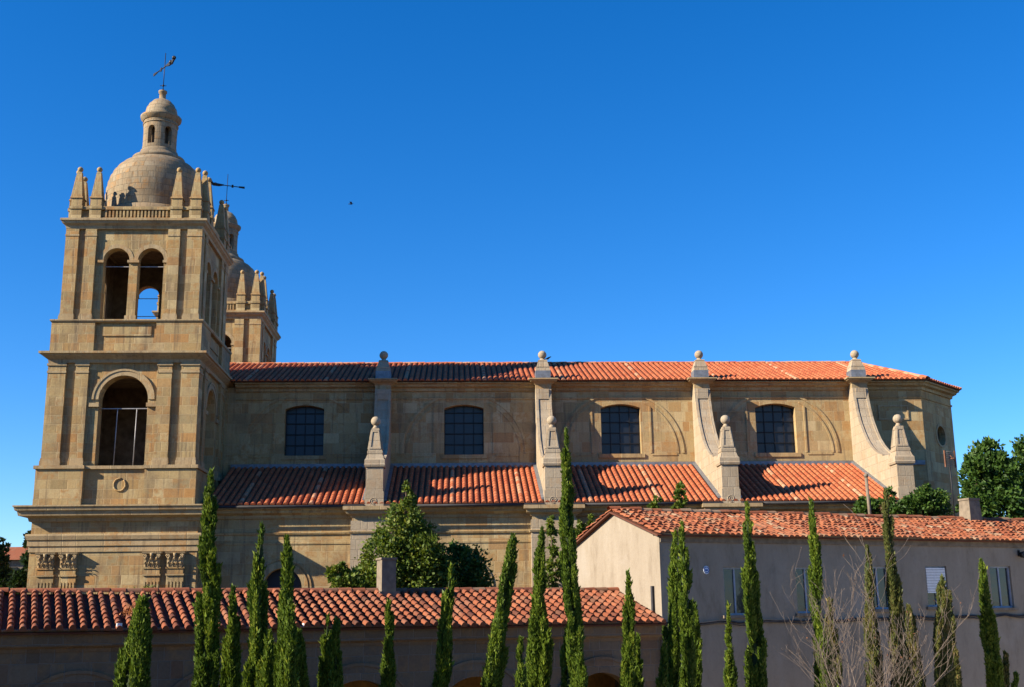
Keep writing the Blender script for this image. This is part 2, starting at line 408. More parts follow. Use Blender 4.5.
# ================================================================== GROUND
g = MB()
gy = [-400, -120, -60, -32, -20, -12, -7, -2, 4, 10, 16, 40, 90, 200, 600, 2500]
gh = [GZ, 10, 24, 24, 15, 5, .5, -1.7, -2.0, -4.2, GZ, GZ, GZ, GZ, GZ, GZ]  # unseen hill behind the camera, added to cut skylight on shaded walls
gx = [-1800, -400, -200, -130, -80, -40, -15, 0, 15, 40, 80, 130, 200, 400, 1800]
P = []
for X in gx:
    for Y, h in zip(gy, gh):
        k = max(0, min(1, (200+X)/70, max(.1, (25-X)/45), (200-X)/70)); P.append((X, Y, GZ+(h-GZ)*k+(0 if Y > 12 else .5*math.sin(X*.09+Y*.2)*k*(h > GZ))))
m = len(gy)
g.add(P, [(a*m+b, (a+1)*m+b, (a+1)*m+b+1, a*m+b+1) for a in range(len(gx)-1) for b in range(m-1)], smooth=True)
tag(g.build('ground', M['ground']), None, None, kind='structure')

# ================================================================== CHURCH
XF = [-3.774, 4.42, 12.62, 20.88]            # the four buttress axes
CYR = 65.15                                         # ridge line of the nave
church = thing('church', 'long sandstone church with red tiled nave and aisle roofs beside the bell towers', 'church', (4, 60, GZ))
def ident(a, d, z): return (a, d, z)
YN = 60.0
# --- nave wall with four barred windows
WINX = [(-8.78, -6.80), (-.66, 1.36), (7.42, 9.48), (15.5, 17.6)]
mb = MB()
holes = [seg_hole(a, b, 8.22, 10.62, .2) for a, b in WINX]
mb.slab([(-12.2, -1), (24.35, -1), (24.35, 11.75), (-12.2, 11.75)], holes, ident, 60.0, 60.55)
# far side and inner bulk of the nave, west end between the towers
mb.box(-18.3, 24.35, 69.75, 70.3, -1, 11.75); mb.box(-18.3, -17.8, 60.02, 69.74, GZ, 11.75)
nave_wall = mb.build('nave_wall', M['wall_stone'], church)
# --- apse
mb = MB()
AP = [(24.352, 60.0), (27.1, 62.75), (27.1, 67.55), (24.352, 70.3)]
def seg_tf(p, q):
    p, q = Vector(p), Vector(q); d = (q-p).normalized(); nrm = Vector((-d.y, d.x))
    return lambda a, dep, z: (p.x+d.x*a+nrm.x*dep, p.y+d.y*a+nrm.y*dep, z)
ht = [(3.89/2+.64*math.cos(2*math.pi*i/28), 9.25+.64*math.sin(2*math.pi*i/28)) for i in range(28)]
L1 = (Vector(AP[1])-Vector(AP[0])).length
ht = [(L1*.55+.52*math.cos(2*math.pi*i/28), 9.3+.52*math.sin(2*math.pi*i/28)) for i in range(28)]
t1 = seg_tf(AP[0], AP[1])
mb.slab([(0, GZ), (L1, GZ), (L1, 11.75), (0, 11.75)], [ht], t1, 0, .55)
for i in (1, 2):
    t = seg_tf(AP[i], AP[i+1]); L = (Vector(AP[i+1])-Vector(AP[i])).length
    mb.slab([(0, GZ), (L, GZ), (L, 11.75), (0, 11.75)], [], t, 0, .55)
mb.build('apse_wall', M['wall_stone'], church)
mb = MB(); mb.ring((L1*.55, 9.3), .52, .66, t1, -.03, .1, 0, 2*math.pi, 36)
ow_ = mb.build('oculus_surround', M['trim_stone'], church)
mb = MB(); mb.slab(ht, [], t1, .32, .36); mb.build('oculus_pane', M['glass'], ow_)
# flat-sided wall between last buttress and apse: framed panel
mb = MB()
for (x0, x1, z0, z1) in ((22.0, 23.6, 10.62, 10.70), (22.0, 23.6, 9.92, 10.0), (23.52, 23.6, 10.0, 10.62), (22.0, 22.08, 10.0, 10.62)): mb.box(x0, x1, 59.95, 60.02, z0, z1)
mb.build('panel_moulding', M['trim_stone'], church)
# --- nave cornice and string course
path = [(-11.3, 60.0), (24.35, 60.0), (27.1, 62.75), (27.1, 67.55), (24.35, 70.3)]
mb = MB()
mb.sweep([(-.1, 11.50), (.10, 11.52), (.12, 11.66), (.30, 11.72), (.34, 11.82), (.46, 11.86), (.46, 11.92), (-.1, 11.95)], path, False)
mb.sweep([(-.05, 11.06), (.05, 11.08), (.07, 11.16), (-.05, 11.2)], path, False)
mb.build('nave_cornice', M['wall_stone'], church)
mb = MB(); mb.box(-11.4, 24.2, 59.86, 60.02, 7.56, 7.78); mb.build('lead_flashing', M['lead'], church)
# --- lunette mouldings around windows
for a, b in WINX:
    c = (a+b)/2; LM = [MB(), MB()]
    for r0, r1, d in ((3.12, 3.24, .05), (2.86, 2.95, .035)):
        for s_ in (0, 1):
            mb = LM[s_]; a0, a1 = (0.0, math.acos(min(1, 1.30/r1))) if s_ == 0 else (math.pi-math.acos(min(1, 1.30/r1)), math.pi)
            mb.ring((c, 8.25), r0, r1, ident, 60.0-d, 60.05, a0, a1, 16)
    for s_ in (-1, 1):
        mb = LM[0 if s_ > 0 else 1]; mb.box(c+s_*1.52-.045, c+s_*1.52+.045, 59.955, 60.05, 8.25, 10.7)
        mb.box(*sorted((c+s_*1.56, c+s_*2.86)), 59.965, 60.05, 8.13, 8.22)
    for mb in LM: mb.build('lunette_moulding', M['wall_stone'], church)
    mb = MB(); mb.box(a-.15, b+.15, 59.93, 60.06, 8.02, 8.22); mb.build('sill', M['wall_stone'], church)
for a, b in WINX:
    f = MB(); yb = 60.40
    for i in range(5):
        x = a+.02+(b-a-.04)*i/4; f.box(x-.022, x+.022, yb-.02, yb+.02, 8.22, 10.62+.2*(1-(2*i/4-1)**2))
    for z in (8.26, 8.80, 9.36, 9.92, 10.45): f.box(a+.01, b-.01, yb-.034, yb+.012, z-.022, z+.022)
    w_ = f.build('window', M['iron'], church)
    p = MB(); p.slab(seg_hole(a-.02, b+.02, 8.2, 10.63, .2), [], ident, 60.44, 60.46); p.build('pane', M['glass'], w_)
# --- nave roof
slope = Vector((0, CYR-59.4, 14.10-11.98)); SLN = slope.length
mb = MB(); pan = MB()
RX1 = 22.6
def hi_n(u):        # u from X=-17
    x = u-17
    if x <= RX1: return SLN
    return max(.02, SLN*(1-(x-RX1)/(24.55-RX1)))
tile_roof(mb, pan, (-17, 59.4, 11.98), (1, 0, 0), slope, lambda u: 0, hi_n, 0, 41.5, pale_every=14)
tile_roof(mb, pan, (-17, 2*CYR-59.4, 11.98), (1, 0, 0), (0, -slope.y, slope.z), lambda u: 0, hi_n, 0, 41.5, course=.8, seg=3)
ridge_tiles(mb, (-17, CYR, 14.12), (RX1, CYR, 14.12), .10)
# hipped apse slopes
EV = [(24.55, 59.4), (27.65, 62.5), (27.65, 67.8), (24.55, 70.9)]
top = Vector((RX1, CYR, 14.1))
for p, q in zip(EV, EV[1:]):
    P, Q = Vector((*p, 11.98)), Vector((*q, 11.98)); ud = (Q-P).normalized(); L = (Q-P).length
    t = (top-P).dot(ud); foot = P+ud*t; wd = top-foot; H = wd.length
    hi = (lambda t, L, H: (lambda u: H*max(.01, min(u/max(t, .01) if t > .05 else 1, (L-u)/max(L-t, .01) if L-t > .05 else 1))))(t, L, H)
    tile_roof(mb, pan, P, ud, wd, lambda u: 0, hi, 0, L)
for p in EV: ridge_tiles(mb, Vector((*p, 12.04)), top+Vector((0, 0, .03)), .13, pale=.7)
rf = mb.build('nave_roof', M['tile_new'], church)
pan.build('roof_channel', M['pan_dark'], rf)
# --- aisle wall
AY = 54.6
mb = MB(); holes = []
AX = [-7.87, .32, 8.52, 16.7]
for x in AX: holes.append(arch_hole(x-.88, x+.88, -1.6, 1.5))
mb.slab([(-11.44, GZ), (21.3, GZ), (21.3, 4.6), (-11.44, 4.6)], holes, ident, AY, AY+.6)
mb.box(20.8, 21.3, AY+.61, 59.99, GZ, 5.0)
mb.build('aisle_wall', M['wall_stone'], church)
for x in AX:
    f = MB()
    f.ring((x, 1.5), .88, 1.16, ident, AY-.06, AY+.05, n=24); f.ring((x, 1.5), 1.24, 1.31, ident, AY-.05, AY+.05, n=24)
    for s_ in (-1, 1): f.box(*sorted((x+s_*.88, x+s_*1.16)), AY-.06, AY+.05, -1.6, 1.5)
    w_ = f.build('window', M['wall_stone'], church)
    p = MB(); p.slab(arch_hole(x-.89, x+.89, -1.6, 1.5), [], ident, AY+.4, AY+.43); p.build('pane', M['glass'], w_)
mb = MB(); pth = [(-11.44, AY), (21.3, AY), (21.3, 59.9)]
mb.sweep([(-.1, 4.56), (.08, 4.6), (.1, 4.75), (.3, 4.84), (.34, 4.95), (.42, 5.0), (.42, 5.08), (-.1, 5.1)], pth, False)
mb.sweep([(-.05, 3.86), (.06, 3.88), (.09, 3.96), (-.05, 4.0)], pth, False); mb.sweep([(-.05, 3.42), (.03, 3.44), (.04, 3.52), (-.05, 3.55)], pth, False)
mb.build('aisle_cornice', M['wall_stone'], church)
# --- aisle roof
sl2 = Vector((0, 59.96-54.05, 7.62-5.2)); S2 = sl2.length
mb = MB(); pan = MB()
tile_roof(mb, pan, (-11.4, 54.05, 5.2), (1, 0, 0), sl2, lambda u: 0, lambda u: S2 if u < 32.0 else max(.02, S2*(1-(u-32.0)/.9)), 0, 32.9, pale_every=11)
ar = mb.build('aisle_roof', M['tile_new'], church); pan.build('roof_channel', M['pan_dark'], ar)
for i in range(4):
    mb = MB(); x0 = (-11.35 if i == 0 else XF[i-1]+1.25); x1 = XF[i]-1.25
    mb.tube([(x0, 53.98, 5.1), (x1, 53.98, 5.1)], .055, 8); mb.build('gutter', M['gutter'], church)
# --- buttresses
CURVE = [(59.32, 11.5), (59.22, 10.9), (59.0, 10.22), (58.7, 9.6), (58.3, 9.03), (57.88, 8.55), (57.4, 8.16), (56.9, 7.86), (56.4, 7.64), (55.8, 7.48), (55.1, 7.42)]
for i, x in enumerate(XF):
    mb = MB(); hw = .40
    prof = [(60.02, 4.5), (60.02, 11.5)]+CURVE+[(54.86, 7.42), (54.86, 4.5)]
    n = len(prof)
    tri = tessellate_polygon([[Vector((a, b, 0)) for a, b in prof]])
    P = [(x-hw, a, b) for a, b in prof]+[(x+hw, a, b) for a, b in prof]
    mb.add(P, [tuple(t) for t in tri]+[tuple(k+n for k in reversed(t)) for t in tri]+[(k, (k+1) % n, n+(k+1) % n, n+k) for k in range(n)])
    # buttress pier below the aisle eave
    mb.box(x-1.05, x+1.05, AY-.42, AY+.02, GZ, 4.45)
    bt = mb.build('buttress', M['pale_stone'], church)
    # raised rims along the curved back
    rim = MB()
    for a, b in ((-hw, -hw+.13), (hw-.13, hw)):
        for (y0, z0), (y1, z1) in zip(CURVE, CURVE[1:-1]):
            d = Vector((y1-y0, z1-z0)).normalized(); nn = Vector((-abs(d.y), abs(d.x)))*.05
            rim.hexa([(x+a, y0, z0), (x+b, y0, z0), (x+b, y1, z1), (x+a, y1, z1)]+[(x+a, y0+nn.x, z0+nn.y), (x+b, y0+nn.x, z0+nn.y), (x+b, y1+nn.x, z1+nn.y), (x+a, y1+nn.x, z1+nn.y)])
    for z in ((10.98, 11.45), (11.02, 11.0)):
        pass
    rim.box(x-hw+.13, x+hw-.13, 59.18, 59.33, 10.95, 11.48)
    rim.build('rim_moulding', M['pale_stone'], bt)
    # lead flashing on both sides where the roof meets the buttress
    for s_ in (-1, 1):
        fl = MB(); xa, xb = sorted((x+s_*(hw+.003), x+s_*(hw+.16)))
        P = [(xa, 54.3, 5.36), (xb, 54.3, 5.36), (xb, 59.9, 7.67), (xa, 59.9, 7.67)]
        fl.hexa(P+[(a, b, c+.09) for a, b, c in P])
        fl.build('flashing', M['lead'], bt)
    # pillar with obelisk and ball at the outer end
    p = MB()
    p.box(x-.43, x+.43, 54.02, 54.9, 4.9, 5.75); p.box(x-.39, x+.39, 54.06, 54.862, 5.75, 6.86)
    p.sweep([(-.1, 6.86), (.06, 6.88), (.09, 6.98), (.07, 7.02), (.07, 7.2), (.02, 7.26), (-.04, 7.45), (-.1, 7.45)], [(x-.39, 54.06), (x+.39, 54.06), (x+.39, 54.862), (x-.39, 54.862)])
    p.box(x-.33, x+.33, 54.12, 54.80, 7.26, 7.5)
    p.frustum(x, 54.46, 7.5, .70, 7.62, .70)
    p.frustum(x, 54.46, 7.62, .66, 8.7, .34)
    def obf(a, d, z):           # front face of the obelisk
        t = (z-7.62)/1.08; h = .33-.16*t; return (x+a*h, 54.46-h-d, z)
    for a0, a1, z0, z1 in ((-.88, -.62, 7.72, 8.62), (.62, .88, 7.72, 8.62), (-.62, .62, 8.52, 8.62), (-.62, .62, 7.72, 7.80)):
        p.hexa([obf(a0, 0, z0), obf(a1, 0, z0), obf(a1, 0, z1), obf(a0, 0, z1), obf(a0, .03, z0), obf(a1, .03, z0), obf(a1, .03, z1), obf(a0, .03, z1)])
    for s_ in (-1, 1):
        def obs_(a, d, z):
            t = (z-7.62)/1.08; h = .33-.16*t; return (x+s_*(h+d), 54.46+a*h, z)
        for a0, a1, z0, z1 in ((-.88, -.62, 7.72, 8.62), (.62, .88, 7.72, 8.62), (-.62, .62, 8.52, 8.62), (-.62, .62, 7.72, 7.80)):
            p.hexa([obs_(a0, 0, z0), obs_(a1, 0, z0), obs_(a1, 0, z1), obs_(a0, 0, z1), obs_(a0, .03, z0), obs_(a1, .03, z0), obs_(a1, .03, z1), obs_(a0, .03, z1)])
    p.lathe(x, 54.46, [(.12, 8.69), (.15, 8.74), (.1, 8.8), (.09, 8.86)], 14)
    pl = p.build('pillar', M['pale_stone'], bt)
    b_ = MB(); b_.ball((x, 54.46, 9.05), .225); b_.build('ball', M['pale_stone'], pl)
    if i < 3:                   # carved scroll on the foot of the pillar
        c_ = MB(); pts = []
        for k in range(26):
            t = k/25*3.6*math.pi; r = .04+.012*t; pts.append((x-.02+r*math.cos(t)*1.1, 54.015, 5.32+r*math.sin(t)))
        c_.tube(pts, .018, 5); pass
        c_.build('carved_scroll', M['pale_stone'], pl)
    # projecting cornice above the pier
    c_ = MB()
    c_.sweep([(-.2, 4.58), (.0, 4.6), (.04, 4.68), (.2, 4.76), (.24, 4.88), (.34, 4.92), (.34, 5.08), (-.2, 5.14)], [(x-1.05, AY+.1), (x-1.05, AY-.42), (x+1.05, AY-.42), (x+1.05, AY+.1)], False)
    c_.box(x-1.0, x+1.0, AY-.4, AY+.1, 4.44, 5.09)
    c_.sweep([(-.05, 3.86), (.06, 3.88), (.09, 3.96), (-.05, 4.0)], [(x-1.05, AY+.05), (x-1.05, AY-.42), (x+1.05, AY-.42), (x+1.05, AY+.05)], False)
    c_.build('pier_cornice', M['trim_stone'], bt)
    for xa, xb in ((x-1.36, x-.45), (x+.45, x+1.36)): l_ = MB(); l_.box(xa, xb, 53.84, 54.3, 5.085, 5.16); l_.build('lead_cover', M['gutter'], bt)
    # cap and finial standing on the nave eave
    c_ = MB()
    c_.sweep([(-.2, 11.72), (.0, 11.74), (.06, 11.80), (.22, 11.88), (.26, 11.93), (.32, 11.95), (.32, 12.02), (-.2, 12.06)], [(x-.42, 60.1), (x-.42, 59.28), (x+.42, 59.28), (x+.42, 60.1)], False)
    c_.box(x-.4, x+.4, 59.3, 60.1, 11.5, 12.03); c_.build('cap', M['trim_stone'], bt)
    fi = MB(); fi.frustum(x, 59.68, 12.46, .74, 12.62, .70); fi.frustum(x, 59.68, 12.62, .70, 12.68, .72); fi.frustum(x, 59.68, 12.68, .66, 13.0, .46)
    fi.frustum(x, 59.68, 13.0, .5, 13.06, .44); fi.lathe(x, 59.68, [(.22, 13.05), (.12, 13.12), (.1, 13.2)], 14)
    fo = fi.build('finial', M['pale_stone'], bt)
    b_ = MB(); b_.ball((x, 59.68, 13.36), .225); b_.build('ball', M['pale_stone'], fo)
    b_ = MB(); b_.box(x-.385, x+.385, 59.29, 60.07, 12.03, 12.46); b_.build('lead_base', M['lead'], fo)

# ================================================================== BELL TOWERS
TCX, TCY = -15.2, 57.0
tower = thing('bell_tower', 'nearer sandstone bell tower with stone dome and lantern, standing left of the long roof', 'tower', (TCX, TCY, GZ), 'twin bell towers')
def face_tf(k, hx, hy, cx=TCX, cy=TCY):
    """k: 0 front, 1 right, 2 back, 3 left; tf(a, inward depth, z)"""
    if k == 0: return lambda a, d, z: (cx+a, cy-hy+d, z)
    if k == 1: return lambda a, d, z: (cx+hx-d, cy+a, z)
    if k == 2: return lambda a, d, z: (cx-a, cy+hy-d, z)
    return lambda a, d, z: (cx-hx+d, cy-a, z)
def rect(hx, hy, cx=TCX, cy=TCY): return [(cx-hx, cy-hy), (cx+hx, cy-hy), (cx+hx, cy+hy), (cx-hx, cy+hy)]
# base
BX, BY, BCX = 3.63, 3.67, -15.1
mb = MB()
for k in range(4):
    hx, hy = BX, BY; t = face_tf(k, hx, hy, BCX); L = hx if k % 2 == 0 else hy-.6
    mb.slab([(-L, GZ), (L, GZ), (L, 4.5), (-L, 4.5)], [], t, 0, .6)
mb.build('base_wall', M['tower_stone'], tower)
mb = MB()
mb.sweep([(-.1, 3.10), (.05, 3.12), (.05, 3.36), (.10, 3.38), (.10, 3.62), (.15, 3.65), (.19, 3.82), (.17, 3.9), (-.1, 3.92)], rect(BX, BY, BCX))
mb.build('architrave', M['trim_stone'], tower)
mb = MB()
mb.sweep([(-.1, 4.42), (.1, 4.45), (.14, 4.6), (.46, 4.68), (.50, 4.86), (.58, 4.9), (.62, 5.04), (.66, 5.06), (.66, 5.12), (-.1, 5.18)], rect(BX, BY, BCX))
mb.box(BCX-BX+.1, BCX+BX-.1, TCY-BY+.1, TCY+BY-.1, 4.7, 5.15)
mb.build('base_cornice', M['trim_stone'], tower)
def leafcap(mb, tf, a0, a1, z0, z1):
    """carved corinthian pilaster capital: bell, two rows of curled leaves, volutes, abacus"""
    w = a1-a0; h = z1-z0
    mb.hexa([tf(a0+.04, .0, z0), tf(a1-.04, .0, z0), tf(a1-.04, -.15, z0), tf(a0+.04, -.15, z0), tf(a0+.01, 0, z1-.1), tf(a1-.01, 0, z1-.1), tf(a1-.01, -.18, z1-.1), tf(a0+.01, -.18, z1-.1)])
    for row, (zb, zh, n, off) in enumerate(((z0+.02, .30*h, 4, 0), (z0+.28*h, .34*h, 3, 0))):
        for j in range(n):
            c = a0+w*(j+.5)/n; lw = w/n*.42
            pts = []
            for q, (t, d, ww) in enumerate(((0, .17, 1), (.45, .20, 1.05), (.8, .27, .8), (1.0, .30, .5), (.88, .33, .35))):
                pts += [tf(c-lw*ww, -d-.02*row, zb+zh*t), tf(c, -d-.045-.02*row, zb+zh*t+.01), tf(c+lw*ww, -d-.02*row, zb+zh*t)]
            mb.add(pts, [(3*q+i, 3*q+i+1, 3*q+i+4, 3*q+i+3) for q in range(4) for i in (0, 1)])
    for s_ in (-1, 1):           # corner volutes
        c = (a0+.07) if s_ < 0 else (a1-.07); P = []
        for q in range(15):
            t = q/14*3.2*math.pi; r = .10*(1-q/17); P.append(tf(c+s_*r*math.cos(t), -.26, z1-.2+r*math.sin(t)))
        mb.tube(P, .035, 6)
    mb.tube([tf((a0+a1)/2, -.2, z0+.62*h), tf((a0+a1)/2, -.27, z1-.16), tf((a0+a1)/2, -.3, z1-.05)], [.05, .07, .08], 7)
    q = [tf(a0-.05, 0, z1-.09), tf(a1+.05, 0, z1-.09), tf(a1+.05, -.30, z1-.09), tf(a0-.05, -.30, z1-.09)]
    q2 = [tf(a0-.07, 0, z1), tf(a1+.07, 0, z1), tf(a1+.07, -.33, z1), tf(a0-.07, -.33, z1)]
    mb.hexa(q+q2)
PB = [(-18.30, -17.58), (-17.32, -16.62), (-13.72, -13.0), (-12.72, -11.98)]
for k in range(2):
    t = face_tf(k, BX, BY, BCX); sc = 1 if k == 0 else BY/BX
    for p0, p1 in PB:
        a0, a1 = (p0-BCX)*sc, (p1-BCX)*sc
        p = MB(); tb = lambda a, d, z: t(a, d, z)
        p.box(a0, a1, -.13, .02, GZ, 2.06, t); p.box(a0+.02, a1-.02, -.15, .02, 2.14, 2.36, t); p.box(a0-.03, a1+.03, -.19, .02, 2.06, 2.14, t); p.box(a0-.03, a1+.03, -.19, .02, 2.36, 2.42, t)
        for j in range(5):      # fluted shaft
            c = a0+(a1-a0)*(j+.5)/5; ww = (a1-a0)*.055
            p.box(c-ww, c+ww, -.18, -.12, GZ, 1.78, t); p.ring((c, 1.78), .001, ww, t, -.18, -.12, n=6)
        ps = p.build('pilaster', M['tower_stone'], tower)
        c_ = MB(); leafcap(c_, t, a0, a1, 2.42, 3.09); c_.build('capital', M['trim_stone'], ps)
# plinth storey
PX, PY = 3.32, 3.48
mb = MB()
mb.box(TCX-PX, TCX+PX, TCY-PY, TCY+PY, 5.16, 6.8)
for k in range(4):
    t = face_tf(k, PX, PY); s_ = 1 if k == 0 else PY/PX*.985; e = .22 if k % 2 == 0 else .217
    L = (PX+.22 if k % 2 == 0 else PY-.003)
    mb.box(-L, -1.45*s_, -e, .02, 5.16, 6.78, t); mb.box(1.25*s_, L, -e, .02, 5.16, 6.78, t)
    mb.box(-L, -1.45*s_, -e-.05, -e, 5.16, 5.45, t) if k == 0 else None
    mb.box(1.25*s_, L, -e-.05, -e, 5.16, 5.45, t) if k == 0 else None
mb.build('plinth', M['tower_stone'], tower)
mb = MB()
for k in range(4):
    t = face_tf(k, PX, PY); s_ = 1 if k == 0 else PY/PX*.985; e = .30 if k % 2 == 0 else .297
    L = (PX+.30 if k % 2 == 0 else PY-.003)
    mb.box(-L, -1.40*s_, -e, .05, 6.78, 6.93, t); mb.box(1.2*s_, L, -e, .05, 6.78, 6.93, t); mb.box(-1.40*s_, 1.2*s_, -.12, .05, 6.78, 6.926, t)
mb.build('plinth_cap', M['trim_stone'], tower)
mb = MB(); t = face_tf(0, PX, PY); pts = []
for j in range(25):
    a = math.radians(75+j*335/24); pts.append(t(.13+.26*math.cos(a), -.012, 6.08+.28*math.sin(a)))
mb.tube(pts, .042, 7); mb.build('wreath', M['tower_stone'], tower)
# lower belfry
LX, LY = 3.27, 3.38
UX, UY = 3.03, 3.10
ARC = .03
mb = MB()
for k in range(4):
    t = face_tf(k, LX, LY); s_ = 1 if k % 2 == 0 else LY/LX; L = LX if k % 2 == 0 else LY-.55
    ac = ARC if k == 0 else 0
    holes = [] if k == 2 else [arch_hole(ac-1.10*(1 if k == 0 else .95), ac+1.10*(1 if k == 0 else .95), 6.93, 9.97)]
    if k == 2: mb.slab([(-L, 6.9), (L, 6.9), (L, 11.66), (-L, 11.66)], [], t, 0, .55)
    else: mb.slab([(-L, 6.9), (L, 6.9), (L, 11.66), (-L, 11.66)], [[(a, z+.02) if z < 7 else (a, z) for a, z in holes[0]]], t, 0, .55)
    if k == 2: continue
    arc_ = MB(); arc_.ring((ac, 9.97), 1.11, 1.32, t, -.05, .03); arc_.ring((ac, 9.97), 1.32, 1.41, t, -.08, .03); arc_.build('archivolt', M['trim_stone'], tower)
    for q in (-1, 1):
        trim = MB(); trim.box(*sorted((ac+q*1.06, ac+q*1.5)), -.12, .06, 9.62, 9.80, t); trim.build('impost', M['trim_stone'], tower)
    # pilasters
    for j, (a0, a1) in enumerate(((-3.41, -2.60), (-2.16, -1.58), (1.54, 2.18), (2.6, 3.41))):
        a0 *= s_; a1 *= s_; e = .14
        if k % 2: e = .137; a0 = max(a0, -LY+.003); a1 = min(a1, LY-.003)
        pi_ = MB(); trim = MB(); tb0 = MB(); pi_.box(a0, a1, -e, .02, 6.93, 11.66, t); pi_ = pi_.build('pilaster', M['tower_stone'], tower)
        tb0.box(a0-.05, a1+.05, -e-.05, .0, 6.93, 7.16, t); tb0.box(a0-.03, a1+.03, -e-.03, .0, 7.16, 7.28, t)
        trim.box(a0-.025, a1+.025, -e-.03, .0, 11.18, 11.28, t); trim.box(a0-.04, a1+.04, -e-.05, .0, 11.52, 11.62, t)
        trim.build('capital', M['trim_stone'], pi_); tb0.build('base', M['trim_stone'], pi_)
mb.build('lower_belfry_wall', M['tower_stone'], tower)
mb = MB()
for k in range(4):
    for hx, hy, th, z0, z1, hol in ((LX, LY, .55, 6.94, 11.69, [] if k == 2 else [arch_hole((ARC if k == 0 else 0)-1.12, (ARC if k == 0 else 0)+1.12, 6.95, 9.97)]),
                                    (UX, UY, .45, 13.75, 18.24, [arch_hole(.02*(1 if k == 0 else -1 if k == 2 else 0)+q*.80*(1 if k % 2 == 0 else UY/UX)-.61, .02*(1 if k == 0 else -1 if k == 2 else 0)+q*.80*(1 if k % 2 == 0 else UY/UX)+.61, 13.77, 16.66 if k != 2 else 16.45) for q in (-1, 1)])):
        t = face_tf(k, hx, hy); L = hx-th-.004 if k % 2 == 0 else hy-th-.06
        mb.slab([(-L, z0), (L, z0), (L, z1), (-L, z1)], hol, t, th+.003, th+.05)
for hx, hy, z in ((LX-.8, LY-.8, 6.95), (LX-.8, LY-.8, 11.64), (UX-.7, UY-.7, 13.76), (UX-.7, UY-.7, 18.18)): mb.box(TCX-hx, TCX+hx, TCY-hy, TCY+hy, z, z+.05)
mb.build('belfry_shade_lining', M['inner_shade'], tower)  # added dark sheets that deepen the shade behind the arches
mb = MB(); t = face_tf(0, LX, LY)
mb.box(-1.02, 1.22, .30, .34, 9.58, 9.62, t)
for a in (-.32, .55): mb.tube([t(a, .32, 6.93), t(a+.03, .32, 9.6)], .026, 6)
mb.build('railing', M['rail'], tower)
mb = MB(); mb.sweep([(-.1, 11.62), (.14, 11.66), (.16, 11.8), (.4, 11.98), (.42, 12.02), (.50, 12.04), (.50, 12.14), (-.1, 12.22)], rect(LX, LY))
mb.box(TCX-LX+.05, TCX+LX-.05, TCY-LY+.05, TCY+LY-.05, 11.7, 12.2)
mb.build('middle_cornice', M['trim_stone'], tower)
# attic between the belfries
QX, QY = 3.27, 3.33
mb = MB(); mb.box(TCX-QX, TCX+QX, TCY-QY, TCY+QY, 12.2, 13.62)
for k in range(4):
    t = face_tf(k, QX, QY); s_ = 1 if k == 0 else QY/QX; e = .15 if k % 2 == 0 else .147; L = (QX+.15 if k % 2 == 0 else QY-.003)
    mb.box(-L, -1.45*s_, -e, .02, 12.2, 13.6, t); mb.box(1.35*s_, L, -e, .02, 12.2, 13.6, t)
    mb.box(-1.1*s_, 1.1*s_, -.05, .02, 12.95, 13.45, t)
mb.build('attic', M['tower_stone'], tower)
mb = MB(); mb.sweep([(-.1, 13.56), (.18, 13.58), (.22, 13.64), (.22, 13.70), (-.1, 13.74)], rect(QX, QY)); mb.build('attic_cap', M['trim_stone'], tower)
# upper belfry
mb = MB()
for k in range(4):
    t = face_tf(k, UX, UY, TCX); s_ = 1 if k % 2 == 0 else UY/UX; L = UX if k % 2 == 0 else UY-.45
    ac = .02*(1 if k == 0 else -1 if k == 2 else 0); hw = .60; zsp = 16.66 if k != 2 else 16.45
    hs_ = [arch_hole(ac+q*.80*s_-hw, ac+q*.80*s_+hw, 13.76, zsp) for q in (-1, 1)]
    mb.slab([(-L, 13.7), (L, 13.7), (L, 18.2), (-L, 18.2)], hs_, t, 0, .45)
    for q in (-1, 1):
        arc_ = MB(); arc_.ring((ac+q*.80*s_, zsp), .61, .80, t, -.02, .02, n=18); arc_.build('archivolt', M['trim_stone'], tower)
        im = MB(); im.box(*sorted((ac+q*(.80*s_+.57), ac+q*(.80*s_+.84))), -.10, .1, 16.54, 16.66, t); im.build('impost', M['trim_stone'], tower)
        for zt_ in ((16.4, 14.75, 15.45) if k == 2 else (16.42,)):
            tb_ = MB(); tb_.box(ac+q*.80*s_-.61, ac+q*.80*s_+.61, .28, .30, zt_, zt_+.035, t); tb_.build('tie_bar', M['rail'], tower)
    im = MB(); im.box(ac-.27, ac+.27, -.10, .1, 16.54, 16.66, t); im.build('impost', M['trim_stone'], tower)
    im = MB(); im.box(ac-.26, ac+.26, -.06, .0, 13.76, 13.98, t); im.build('pier_base', M['trim_stone'], tower)
    for j, (a0, a1) in enumerate(((-3.17, -2.57), (-2.26, -1.74), (1.58, 2.14), (2.48, 3.17))):
        a0 *= s_; a1 *= s_; e = .14
        if k % 2: e = .137; a0 = max(a0, -UY+.003); a1 = min(a1, UY-.003)
        pi_ = MB(); trim = MB(); tb0 = MB(); pi_.box(a0, a1, -e, .02, 13.74, 18.2, t); pi_ = pi_.build('pilaster', M['tower_stone'], tower)
        tb0.box(a0-.05, a1+.05, -e-.05, .0, 13.74, 13.95, t); tb0.box(a0-.03, a1+.03, -e-.02, .0, 13.95, 14.04, t)
        trim.box(a0-.02, a1+.02, -e-.025, .0, 17.82, 17.9, t)
        trim.build('capital', M['trim_stone'], pi_); tb0.build('base', M['trim_stone'], pi_)
mb.build('upper_belfry_wall', M['tower_stone'], tower)
mb = MB(); mb.sweep([(-.1, 18.16), (.15, 18.18), (.17, 18.32), (.30, 18.42), (.32, 18.5), (.38, 18.54), (.38, 18.64), (-.1, 18.72)], rect(UX, UY))
